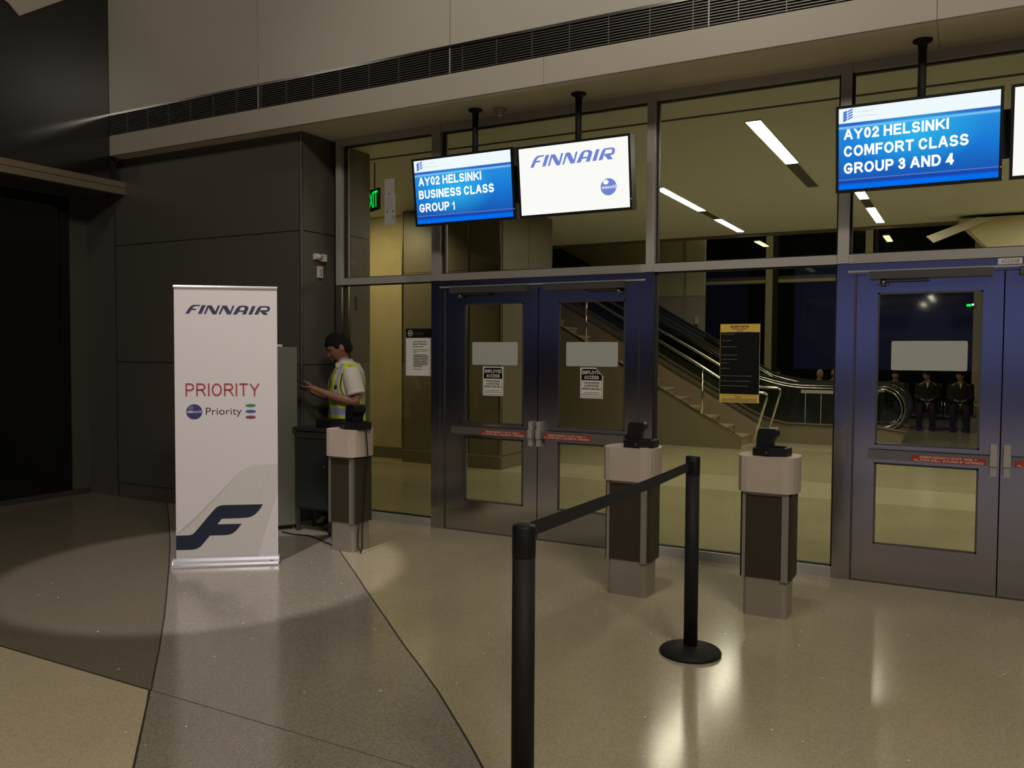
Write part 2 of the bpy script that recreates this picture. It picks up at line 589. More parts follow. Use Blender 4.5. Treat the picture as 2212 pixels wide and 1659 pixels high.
# a plain grotesque alphabet drawn as centre lines; glyph: (width, [strokes])
GL = {
    'A': (.76, [[(0, 0), (.44, 1), (.56, 1), (1, 0)], [(.18, .33), (.82, .33)]]),
    'B': (.70, [[(.6, .53), (0, .53)], [(.55, .53)] + _arc(.55, .765, .38, .235, -90, 90) [::1] + [(0, 1), (0, 0), (.6, 0)] + _arc(.6, .265, .40, .265, -90, 90) + [(.55, .53)]]),
    'C': (.74, [_arc(.5, .5, .5, .5, 38, 322, 22)]),
    'D': (.72, [[(0, 0), (0, 1), (.45, 1)] + _arc(.45, .5, .55, .5, 90, -90, 16) + [(0, 0)]]),
    'E': (.64, [[(1, 1), (0, 1), (0, 0), (1, 0)], [(0, .52), (.92, .52)]]),
    'F': (.60, [[(1, 1), (0, 1), (0, 0)], [(0, .5), (.85, .5)]]),
    'G': (.78, [_arc(.5, .5, .5, .5, 40, 340, 22) + [(.98, .44), (.56, .44)]]),
    'H': (.70, [[(0, 0), (0, 1)], [(1, 0), (1, 1)], [(0, .52), (1, .52)]]),
    'I': (0.0, [[(.5, 0), (.5, 1)]]),
    'K': (.74, [[(0, 0), (0, 1)], [(.98, 1), (.05, .36)], [(.36, .58), (1, 0)]]),
    'L': (.60, [[(0, 1), (0, 0), (1, 0)]]),
    'M': (.84, [[(0, 0), (0, 1), (.12, 1), (.5, .1), (.88, 1), (1, 1), (1, 0)]]),
    'N': (.70, [[(0, 0), (0, 1), (.08, 1), (.92, 0), (1, 0), (1, 1)]]),
    'O': (.80, [_arc(.5, .5, .5, .5, 0, 360, 28)]),
    'P': (.66, [[(0, 0), (0, 1), (.6, 1)] + _arc(.6, .73, .40, .27, 90, -90) + [(0, .46)]]),
    'R': (.74, [[(0, 0), (0, 1), (.58, 1)] + _arc(.58, .745, .38, .255, 90, -90) + [(0, .49)], [(.50, .47), (.68, .38), (1, 0)]]),
    'S': (.68, [_arc(.5, .745, .46, .255, 30, 200, 12) + _arc(.42, .60, .30, .10, 210, 250, 2) + _arc(.58, .40, .30, .10, 70, 40, 2) + _arc(.5, .26, .50, .26, 15, -155, 12)]),
    'T': (.66, [[(0, 1), (1, 1)], [(.5, 1), (.5, 0)]]),
    'U': (.72, [[(0, 1), (0, .36)] + _arc(.5, .36, .5, .36, 180, 360, 14) + [(1, 1)]]),
    'W': (1.05, [[(0, 1), (.23, 0), (.29, 0), (.5, .95), (.71, 0), (.77, 0), (1, 1)]]),
    'X': (.70, [[(0, 0), (1, 1)], [(0, 1), (1, 0)]]),
    'Y': (.74, [[(0, 1), (.5, .45), (1, 1)], [(.5, .45), (.5, 0)]]),
    '0': (.56, [_arc(.5, .5, .5, .5, 0, 360, 24)]),
    '1': (.34, [[(.1, .72), (.62, .84), (.85, 1), (.85, 0)]]),
    '2': (.56, [_arc(.5, .72, .48, .28, 170, -30, 12) + [(.30, .25), (.02, 0), (1, 0)]]),
    '3': (.56, [_arc(.48, .755, .43, .245, 160, -80, 12) + [(.42, .53)], [(.42, .53)] + _arc(.48, .27, .50, .27, 85, -160, 14)]),
    '4': (.60, [[(.76, 0), (.76, 1), (.68, 1), (0, .26), (1, .26)]]),
    '&': (.76, [[(1, 0), (.22, .72)] + _arc(.42, .80, .22, .20, 200, 0, 8) + [(.50, .55), (.12, .38)] + _arc(.36, .22, .34, .22, 150, 290, 8) + [(.95, .45)]]),
}


def stroke_text(mb, body, T, u0, u1, v0, v1, mi=0, wt=0.19, gap=0.12):
    H = v1 - v0
    xs_, x_ = [], 0.0
    for ch in body:
        wd = 0.30 if ch == ' ' else GL[ch][0] + (wt if GL[ch][0] == 0 else wt * 0.35)
        xs_.append(x_)
        x_ += wd + (0 if ch == ' ' else gap)
    tot = x_ - gap
    sx = (u1 - u0) / tot
    for ch, xo in zip(body, xs_):
        if ch == ' ':
            continue
        gw, strokes = GL[ch]
        full = gw + (wt if gw == 0 else wt * 0.35)
        for st_ in strokes:
            P_ = [(xo + wt / 2 + p[0] * (full - wt), wt / 2 + p[1] * (1 - wt)) for p in st_]
            Q = []
            for p in P_:
                if not Q or math.hypot(p[0] - Q[-1][0], p[1] - Q[-1][1]) > 1e-4:
                    Q.append(p)
            n_ = len(Q)
            closed = n_ > 3 and math.hypot(Q[0][0] - Q[-1][0], Q[0][1] - Q[-1][1]) < 1e-3
            if closed:
                Q = Q[:-1]; n_ -= 1
            L_, R_ = [], []
            for i in range(n_):
                a_ = Q[i - 1] if (i > 0 or closed) else None
                c_ = Q[(i + 1) % n_] if (i < n_ - 1 or closed) else None
                d1_ = V((Q[i][0] - a_[0], Q[i][1] - a_[1])).normalized() if a_ else None
                d2_ = V((c_[0] - Q[i][0], c_[1] - Q[i][1])).normalized() if c_ else None
                ext = V((0, 0))
                if d1_ and d2_:
                    d_ = d1_ + d2_
                    if d_.length < 1e-3:
                        d_ = V((-d1_.y, d1_.x))
                    d_.normalize()
                    k_ = 1 / max(0.45, abs(d_.dot(d1_)))
                else:
                    d_ = d2_ or d1_
                    k_ = 1
                    # square ends reach the full height
                    if abs(d_.y) > 0.5 or abs(d_.x) > 0.9:
                        ext = d_ * (wt / 2) * (-1 if d2_ else 1)
                nn = V((-d_.y, d_.x)) * (wt / 2 * k_)
                q = V(Q[i]) + ext
                yc = lambda y_: min(1, max(0, y_))
                L_.append((q.x + nn.x, yc(q.y + nn.y))); R_.append((q.x - nn.x, yc(q.y - nn.y)))
            TT = lambda p: T(u0 + p[0] * sx, v0 + p[1] * H, 0.0)
            LV = [mb.bm.verts.new(TT(p)) for p in L_]; RV = [mb.bm.verts.new(TT(p)) for p in R_]
            for i in range(n_ if closed else n_ - 1):
                j = (i + 1) % n_
                f = mb.bm.faces.new([RV[i], RV[j], LV[j], LV[i]])
                f.material_index = mi


def fill_mesh(loops):
    """filled 2D polygon mesh with holes (even-odd)"""
    cu = bpy.data.curves.new('fill', 'CURVE')
    cu.dimensions = '2D'
    cu.fill_mode = 'BOTH'
    for lp in loops:
        sp = cu.splines.new('POLY')
        sp.points.add(len(lp) - 1)
        for p, q in zip(sp.points, lp):
            p.co = (q[0], q[1], 0, 1)
        sp.use_cyclic_u = True
    o = bpy.data.objects.new('fill', cu)
    COL.objects.link(o)
    dg = bpy.context.evaluated_depsgraph_get()
    me = bpy.data.meshes.new_from_object(o.evaluated_get(dg))
    bpy.data.objects.remove(o)
    return me


def ellipse(cx, cy, rx, ry, n=28):
    return [(cx + rx * math.cos(2 * math.pi * k / n), cy + ry * math.sin(2 * math.pi * k / n)) for k in range(n)]


# airline wordmark, drawn as outlines in a 0..1 wide frame
LOGO = {"F": [[0.0822, 1.9253], [0.1055, 1.9617], [0.1209, 1.9809], [0.1422, 1.9926], [0.1939, 1.9933], [0.1889, 1.985], [0.1555, 1.9833], [0.139, 1.9748], [0.131, 1.9633], [0.1626, 1.9631], [0.1583, 1.9542], [0.1255, 1.9531], [0.1082, 1.9256]],
        "I": [[0.1738, 1.9258], [0.203, 1.9896], [0.2316, 1.9919], [0.1994, 1.9249]],
        "N": [[0.2165, 1.9251], [0.2444, 1.9902], [0.2749, 1.9894], [0.3003, 1.9452], [0.3208, 1.9913], [0.3355, 1.9909], [0.3075, 1.923], [0.2805, 1.9227], [0.2516, 1.9732], [0.2311, 1.9246]],
        "N2": [[0.3234, 1.9232], [0.3545, 1.9905], [0.3852, 1.9896], [0.4095, 1.9447], [0.4264, 1.9896], [0.4412, 1.9898], [0.4137, 1.9243], [0.386, 1.924], [0.3605, 1.9715], [0.3369, 1.9234]],
        "A": [[0.429, 1.9239], [0.454, 1.9663], [0.4695, 1.9838], [0.4881, 1.9917], [0.522, 1.9915], [0.5418, 1.9835], [0.5454, 1.9733], [0.5247, 1.9244], [0.4969, 1.9241], [0.5051, 1.9447], [0.4711, 1.9442], [0.4586, 1.9243]],
        "Ah": [[0.4767, 1.9539], [0.5107, 1.9543], [0.5182, 1.9736], [0.5127, 1.9812], [0.4942, 1.9816], [0.4849, 1.9731]],
        "I2": [[0.5433, 1.9247], [0.5728, 1.9891], [0.5976, 1.9894], [0.5699, 1.9244]],
        "R": [[0.5867, 1.9246], [0.6149, 1.9781], [0.6305, 1.9892], [0.6896, 1.99], [0.7052, 1.9793], [0.7007, 1.9568], [0.6894, 1.9483], [0.6707, 1.9468], [0.688, 1.9232], [0.655, 1.9228], [0.6303, 1.9488], [0.6272, 1.9578], [0.6801, 1.9585], [0.6864, 1.9759], [0.6771, 1.9802], [0.6398, 1.9797], [0.6146, 1.9249]]}
LOGO_MESH = fill_mesh(list(LOGO.values()))
LOGO_U = (0.0822, 0.7052)
LOGO_V = (1.9228, 1.9933)


def put_logo(mb, T, u0, u1, v0, v1, mi=0, lift=0.0):
    mb.mesh(LOGO_MESH, lambda x, y, z: T(u0 + (x - LOGO_U[0]) / (LOGO_U[1] - LOGO_U[0]) * (u1 - u0), v0 + (y - LOGO_V[0]) / (LOGO_V[1] - LOGO_V[0]) * (v1 - v0), lift), mi)


# ------------------------------------------------------------------ the hall floor
X_AXIS_L = [(-8.6, 0.42), (-7.477, -0.517), (-6.485, -1.302), (-5.866, -1.801), (-5.364, -2.219), (-4.759, -2.73), (-4.36, -3.07), (-3.901, -3.474), (-3.543, -3.798), (-3.331, -3.995), (-2.86, -4.425), (-2.2, -5.07), (-1.2, -6.15), (0.4, -8.1), (2.6, -11.2)]
X_AXIS_R = [(-6.2, 0.06), (-5.2, -0.62), (-4.503, -1.241), (-3.973, -1.701), (-3.505, -2.114), (-3.113, -2.453), (-2.774, -2.751), (-2.488, -2.989), (-2.23, -3.21), (-1.95, -3.47), (-1.79, -3.62), (-1.657, -3.751), (-1.1, -4.33), (-0.2, -5.35), (1.6, -7.6), (4.0, -11.2)]
floor = thing('floor', (-1, -3, 0), 'polished terrazzo floor of the departure hall in curved zones', None, kind='structure')


def at_y(curve, y):
    for (x0, y0), (x1, y1) in zip(curve, curve[1:]):
        if y0 >= y >= y1:
            return x0 + (x1 - x0) * (y - y0) / (y1 - y0)
    return curve[-1][0]


G = 0.0075
YJ = -3.882


def slab(pts, m, name='terrazzo_panel'):
    MB().prism(pts, -0.03, 0.0, 'z').obj(name, m, floor)


LA = [p for p in X_AXIS_L if p[1] > YJ]
LB = [p for p in X_AXIS_L if p[1] < YJ]
RA = [p for p in X_AXIS_R if p[1] > YJ]
RB = [p for p in X_AXIS_R if p[1] < YJ]
xl, xr = at_y(X_AXIS_L, YJ), at_y(X_AXIS_R, YJ)
off = lambda c, d: [(x + d, y) for x, y in c]
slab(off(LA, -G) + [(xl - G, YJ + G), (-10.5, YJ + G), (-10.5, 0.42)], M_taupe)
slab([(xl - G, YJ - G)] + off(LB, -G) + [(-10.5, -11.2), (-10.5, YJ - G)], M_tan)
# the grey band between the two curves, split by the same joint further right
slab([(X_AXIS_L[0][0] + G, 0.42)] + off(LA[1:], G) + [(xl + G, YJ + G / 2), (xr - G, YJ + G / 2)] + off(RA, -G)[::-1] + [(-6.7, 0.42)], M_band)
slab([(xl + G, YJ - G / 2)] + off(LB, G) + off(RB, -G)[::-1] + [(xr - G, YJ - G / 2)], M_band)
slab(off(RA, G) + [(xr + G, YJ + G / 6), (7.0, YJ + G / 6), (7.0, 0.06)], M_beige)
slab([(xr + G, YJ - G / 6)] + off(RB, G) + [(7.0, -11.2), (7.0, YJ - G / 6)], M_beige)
mb = MB()
mb.box(-10.5, 7.0, -11.2, 0.42, -0.06, -0.004)
mb.obj('divider_strip', M_joint, floor)
MB().box(-26, 26, -34, -11.2, -0.06, -0.002).box(7.0, 26, -11.2, 0.06, -0.06, -0.002).box(-26, -10.5, -11.2, 0.42, -0.06, -0.002).obj('outer_floor_slab', M_beige, floor)

# corridor floor with lighter bands
floor_in = thing('floor', (-2, 9, 0), 'pale terrazzo corridor floor beyond the glass with lighter bands', None, kind='structure')
for y0, y1, m in ((0.06, 3.44, M_in), (3.45, 4.70, M_inlight), (4.71, 8.3, M_in), (8.31, 9.35, M_inlight), (9.36, 18.0, M_in)):
    MB().box(-11, 9, y0, y1, -0.06, 0.0).obj('terrazzo_band', m, floor_in)

# ------------------------------------------------------------------ upper wall, louver, fascia, soffit
ZS = 3.738
YF = -0.632
wu = thing('wall_upper', (-1, YF, ZS), 'tall beige panelled wall above the boarding doors', None, kind='structure')
xs = [-8.2, -6.011, -3.842, -1.672, 0.498, 2.668, 4.838, 7.0]
for a, b in zip(xs, xs[1:]):
    MB().box(a + 0.004, b - 0.004, YF, YF + 0.03, 4.185, 9.2).obj('wall_panel', M_panel, wu)
MB().box(-8.2, 7, YF + 0.03, YF + 0.10, 4.185, 9.2).obj('wall_backing', M_gasket, wu)
fs = [-8.2, -5.714, -2.972, -0.23, 2.512, 5.254, 7.0]
for a, b in zip(fs, fs[1:]):
    MB().box(a + 0.0015, b - 0.0015, YF, YF + 0.03, ZS, 3.95).obj('fascia_panel', M_fascia, wu)
    MB().box(a + 0.001, b - 0.001, YF + 0.03, 0.10, ZS, ZS + 0.02).obj('soffit_panel', M_soffit, wu)
lv = thing('trim_1', (-1, YF, 3.95), 'long dark louvred air grille above the fascia', None, kind='structure')
MB().box(-8.2, 7, YF + 0.05, YF + 0.07, 3.95, 4.185).obj('grille_backing', M_gasket, lv)
MB().box(-8.2, 7, YF - 0.002, YF + 0.02, 4.162, 4.185).obj('bright_trim_strip', M_steel, lv)
for k in range(10):
    z = 3.96 + k * 0.0202
    MB().box(-8.2, 7, YF, YF + 0.04, z, z + 0.0075).obj('slat', M_louv, lv)
x = -7.9 - 0.02
rb = [-3.719 + 0.3222 * k for k in range(-13, 33)]
for x in rb:
    if -8.15 < x < 7:
        MB().box(x - 0.003, x + 0.003, YF - 0.001, YF + 0.02, 3.955, 4.16).obj('grille_rib', M_louv, lv)
for x in xs[1:-1]:
    MB().box(x - 0.005, x + 0.005, YF - 0.002, YF + 0.02, 3.955, 4.16).obj('grille_joint', M_steel2, lv)

# ------------------------------------------------------------------ brown block to the left of the glazing
YB = -0.45
blk = thing('wall_left', (-7, YB, 0), 'dark brown panelled block beside the glazed partition', None, kind='structure')
zr = [0.0, 0.16, 1.512, 2.80, ZS]
for z0, z1 in zip(zr, zr[1:]):
    MB().box(-8.36, -5.665, YB + (0.01 if z0 == 0 else 0), YB + 0.03, z0 + 0.004, z1 - 0.004).obj('wall_panel', M_brown, blk)
    MB().box(-5.66, -5.63 - (0.01 if z0 == 0 else 0), YB + 0.02, 0.46, z0 + 0.004, z1 - 0.004).obj('wall_panel', M_brown, blk)
MB().box(-8.36, -5.67, YB + 0.03, YB + 0.08, 0, ZS).box(-5.70, -5.665, YB + 0.05, 0.46, 0, ZS).obj('wall_backing', M_gasket, blk)
MB().box(-5.657, -5.632, YB - 0.006, YB + 0.018, 0, ZS).bevel(0.003).obj('corner_strip', M_dsteel, blk)
MB().box(-5.6405, -5.6375, YB - 0.0085, YB - 0.005, 0, ZS).obj('corner_highlight', M_steel2, blk)  # thin lighter line put in as the highlight on the dark corner strip
MB().box(-8.372, -8.364, YB - 0.006, YB + 0.02, 0, ZS - 0.1).obj('corner_strip', M_dsteel, blk)
MB().box(-8.87, -8.376, YB + 0.005, YB + 0.04, 0, ZS).obj('return_panel', M_brown, blk)
# deep body of the block so that it is solid
MB().box(-8.36, -5.72, YB + 0.08, 0.44, 0, ZS).obj('core', M_gasket, blk)

# ------------------------------------------------------------------ left wall of black glass with bronze trim
wl = thing('wall_left', (-8.5, -4, 0), 'black glass wall with a bronze band at the far left', None, kind='structure')
XU = -8.2
for y1, y0 in ((YF - 0.0, -2.9), (-2.9, -5.2), (-5.2, -7.5), (-7.5, -9.8)):
    MB().box(XU - 0.03, XU, y0 + 0.004, y1 - 0.004, 3.487, 9.2).obj('glass_panel', M_blackwall, wl)
MB().box(XU - 0.10, XU - 0.03, -9.8, YF + 0.1, 3.487, 9.2).obj('wall_backing', M_gasket, wl)
MB().prism([(-2.6, 5.25), (-1.70, 4.97), (-1.60, 4.885), (-1.118, 5.22), (-0.9, 5.6), (-0.9, 6.4), (-2.6, 6.4)], XU, XU + 0.02, 'x').obj('bright_patch', M_panel, wl)  # added shape, its pale colour stands for a bright patch on the glass
MB().box(XU - 0.06, XU + 0.012, -9.8, YB, 3.422, 3.485).obj('bronze_rail', M_trim, wl)
MB().box(XU - 0.06, XU + 0.006, -9.8, YB, 3.349, 3.418).obj('bronze_rail', M_trim, wl)
MB().box(-8.9, XU - 0.06, -9.8, YB, 3.36, 3.46).obj('recess_soffit', M_brown, wl)
XD = -8.87
ys = [-0.50, -0.66, -1.75, -2.84, -3.93, -5.02, -6.11, -7.2, -8.3, -9.8]
for y1, y0 in zip(ys[1:], ys[2:]):
    MB().box(XD - 0.03, XD - 0.006, y0 + 0.006, y1 - 0.006, 0.062, 3.35).obj('glass_door_panel', M_blackglass, wl)
MB().box(XD - 0.03, XD, -0.655, -0.44, 0.062, 3.36).obj('door_post', M_brown, wl)
MB().box(XD - 0.05, XD + 0.01, -9.8, -0.44, 0.0, 0.06).obj('threshold', M_dsteel, wl)

# ------------------------------------------------------------------ glazed partition: mullions, rails, panes
gp = thing('trim_2', (-1, 0, 0), 'grey metal mullions and rails of the glazed partition', None, kind='structure')
mull = [(-5.545, -5.475), (-4.405, -4.31), (-2.32, -2.25), (-0.86, -0.785), (1.19, 1.265), (2.65, 2.725), (4.72, 4.795), (6.9, 7.0)]
for a, b in mull:
    MB().box(a, b, -0.065, 0.065, 0, 2.298).bevel(0.003).obj('mullion', M_steel, gp)
    MB().box(a, b, -0.065, 0.065, 2.302, ZS).bevel(0.003).obj('mullion', M_steel2, gp)
bays = [(mull[i][1], mull[i + 1][0]) for i in range(len(mull) - 1)]
door_bays = (1, 3, 5)
for i, (a, b) in enumerate(bays):
    MB().box(a, b, -0.055, 0.055, 2.300, 2.366).bevel(0.002).obj('transom_rail', M_steel2, gp)
    MB().box(a, b, -0.055, 0.055, 3.664, ZS).bevel(0.002).obj('head_rail', M_steel2, gp)
    if i not in door_bays:
        MB().box(a, b, -0.055, 0.055, 0.0, 0.076).bevel(0.002).obj('base_rail', M_steel2, gp)


def win(n, a, b, z0, z1, label):
    t = thing('window_%d' % n, ((a + b) / 2, 0, z0), label, None, kind='structure')
    e = 0.016
    MB().box(a, a + e, -0.02, 0.02, z0, z1).box(b - e, b, -0.02, 0.02, z0, z1).box(a, b, -0.02, 0.02, z0, z0 + e * .6).box(a, b, -0.02, 0.02, z1 - e * .6, z1).obj('gasket', M_gasket, t)
    MB().box(a + 0.004, b - 0.004, -0.005, 0.005, z0 + 0.003, z1 - 0.003).obj('pane', M_glass, t)
    return t


n = 0
wins = {}
names = ['narrow side light at the left end of the partition', 'left pair of doors', 'wide fixed light between the two pairs of doors', 'right pair of doors', 'fixed light right of the doors', 'outer door pair', 'last light']
for i, (a, b) in enumerate(bays):
    n += 1
    wins[(i, 1)] = win(n, a, b, 2.366, 3.664, 'transom pane above the ' + names[i])
    if i not in door_bays:
        n += 1
        wins[(i, 0)] = win(n, a, b, 0.076, 2.300, 'clear glass ' + names[i])


def flat_sign(name, parent, u0, u1, v0, v1, y, items, mats, thick=0.003, plate_mi=0, T=None):
    """a thin printed plate facing the hall; items draw on it"""
    mb = MB()
    mb.box(u0, u1, y - thick, y, v0, v1, plate_mi)
    TT = lambda u, v, l=0.0: (u, y - thick - 0.0008 - l, v)
    for f in items:
        f(mb, TT)
    return mb.obj(name, mats, parent, fix=False)


def dash_row(mb, T, u0, u1, v, h, mi, seed):
    rnd = random.Random(seed)
    u = u0
    while u < u1 - 0.003:
        wd = rnd.uniform(0.006, 0.018)
        e = min(u + wd, u1)
        a, b, c, d = T(u, v, 0), T(e, v, 0), T(e, v + h, 0), T(u, v + h, 0)
        mb.quad(a, b, c, d, mi)
        u = e + 0.003


# white information notice of the border authority on the side light
def cbp(mb, T):
    r = lambda a, b, c, d, mi: mb.quad(T(a, c), T(b, c), T(b, d), T(a, d), mi)
    r(-4.734, -4.436, 1.777, 1.865, 1)
    T2 = lambda u, v, l=0.0: (T(u, v)[0], T(u, v)[1] - 0.0006 - l, T(u, v)[2])
    ring = fill_mesh([ellipse(-4.683, 1.821, 0.027, 0.030), ellipse(-4.683, 1.821, 0.020, 0.023)])
    mb.mesh(ring, lambda x, y, z: T2(x, y), 2)
    eagle = fill_mesh([[(-4.697, 1.832), (-4.683, 1.826), (-4.669, 1.832), (-4.672, 1.816), (-4.680, 1.813), (-4.683, 1.803), (-4.686, 1.813), (-4.694, 1.816)]])
    mb.mesh(eagle, lambda x, y, z: T2(x, y), 2)
    put_text(mb, 'U.S. Customs and', T2, -4.645, -4.535, 1.824, 1.834, 3)
    put_text(mb, 'Border Protection', T2, -4.645, -4.53, 1.806, 1.817, 3)
    put_text(mb, 'U.S. Customs and', T2, -4.648, -4.495, 1.735, 1.750, 4, bold=0.02)
    put_text(mb, 'Border Protection', T2, -4.648, -4.495, 1.711, 1.727, 4, bold=0.02)
    put_text(mb, 'Security Area', T2, -4.648, -4.53, 1.686, 1.702, 4, bold=0.02)
    for k, v in enumerate((1.662, 1.648, 1.634)):
        dash_row(mb, T2, -4.646, (-4.468, -4.485, -4.60)[k], v, 0.005, 5, k)
    for k in range(8):
        dash_row(mb, T2, -4.646, (-4.49, -4.468, -4.475, -4.47, -4.49, -4.468, -4.488, -4.55)[k], 1.611 - 0.0155 * k, 0.008, 4, 10 + k)
    dash_row(mb, T2, -4.646, -4.54, 1.478, 0.006, 5, 30)


flat_sign('white_notice', wins[(0, 0)], -4.734, -4.436, 1.418, 1.865, -0.006, [cbp], [M_paper, M_ink, M_sensor, M_ink2, M_ink, M_ink2])


def sheets(mb, T):
    dash_row(mb, T, -4.945, -4.915, 3.162, 0.006, 1, 3)
    for k in range(5):
        dash_row(mb, T, -4.972, -4.90 + 0.005 * k, 3.28 - 0.024 * k, 0.003, 2, 40 + k)
    for k in range(6):
        dash_row(mb, T, -4.972, -4.89, 3.12 - 0.02 * k, 0.003, 2, 50 + k)
    for cx in (-4.955, -4.885):
        mb.poly([T(cx - 0.009, 2.985), T(cx + 0.009, 2.985), T(cx, 3.006)], [(0, 1, 2)], 1)
    rg = fill_mesh([ellipse(-4.885, 2.935, 0.012, 0.013), ellipse(-4.885, 2.935, 0.009, 0.010)])
    mb.mesh(rg, lambda x, y, z: T(x, y), 1)


mb = MB()
mb.box(-4.986, -4.871, -0.009, -0.006, 3.156, 3.300).box(-4.988, -4.860, -0.009, -0.006, 2.862, 3.150)
sheets(mb, lambda u, v, l=0.0: (u, -0.0100 - l, v))
mb.obj('paper_notice', [M_paper2, M_ink, M_ink2], wins[(0, 1)], fix=False)


def security(mb, T):
    r = lambda a, b, c, d, mi: mb.quad(T(a, c), T(b, c), T(b, d), T(a, d), mi)
    r(-1.718, -1.416, 1.331, 1.811, 1)
    T2 = lambda u, v, l=0.0: (T(u, v)[0], T(u, v)[1] - 0.0006 - l, T(u, v)[2])
    stroke_text(mb, 'SECURITY NOTICE', T2, -1.643, -1.500, 1.849, 1.863, 2, 0.2)
    dash_row(mb, T2, -1.632, -1.508, 1.841, 0.004, 3, 60)
    dash_row(mb, T2, -1.628, -1.512, 1.833, 0.004, 3, 61)
    put_text(mb, 'DO NOT', T2, -1.592, -1.545, 1.819, 1.827, 2, bold=0.02)
    dash_row(mb, T2, -1.665, -1.465, 1.813, 0.003, 3, 62)
    for k, (v, e) in enumerate([(1.795, -1.61), (1.745, -1.63), (1.697, -1.59), (1.632, -1.585), (1.598, -1.585), (1.570, -1.65), (1.528, -1.64), (1.470, -1.47), (1.430, -1.48), (1.393, -1.50)]):
        dash_row(mb, T2, -1.71, e, v, 0.0045, 4, 70 + k)
    put_text(mb, 'Escape', T2, -1.595, -1.550, 1.304, 1.313, 2, bold=0.02)
    dash_row(mb, T2, -1.70, -1.43, 1.318, 0.003, 3, 90)
    for k in range(4):
        dash_row(mb, T2, -1.705, -1.43, 1.294 - 0.008 * k, 0.004, 3, 91 + k)


flat_sign('yellow_security_notice', wins[(2, 0)], -1.720, -1.414, 1.264, 1.875, -0.006, [security], [M_yellow, M_ink, M_ink, M_ink2, M_ink2])


# ------------------------------------------------------------------ doors
def rframe(mb, x0, x1, z0, z1, holes, y0, y1):
    """a plate with rectangular holes, built of bars"""
    hx0, hx1 = holes[0][0], holes[0][1]
    mb.box(x0, hx0, y0, y1, z0, z1).box(hx1, x1, y0, y1, z0, z1)
    zz = z0
    for (_, _, a, b) in sorted(holes, key=lambda h: h[2]):
        mb.box(hx0, hx1, y0, y1, zz, a)
        zz = b
    mb.box(hx0, hx1, y0, y1, zz, z1)


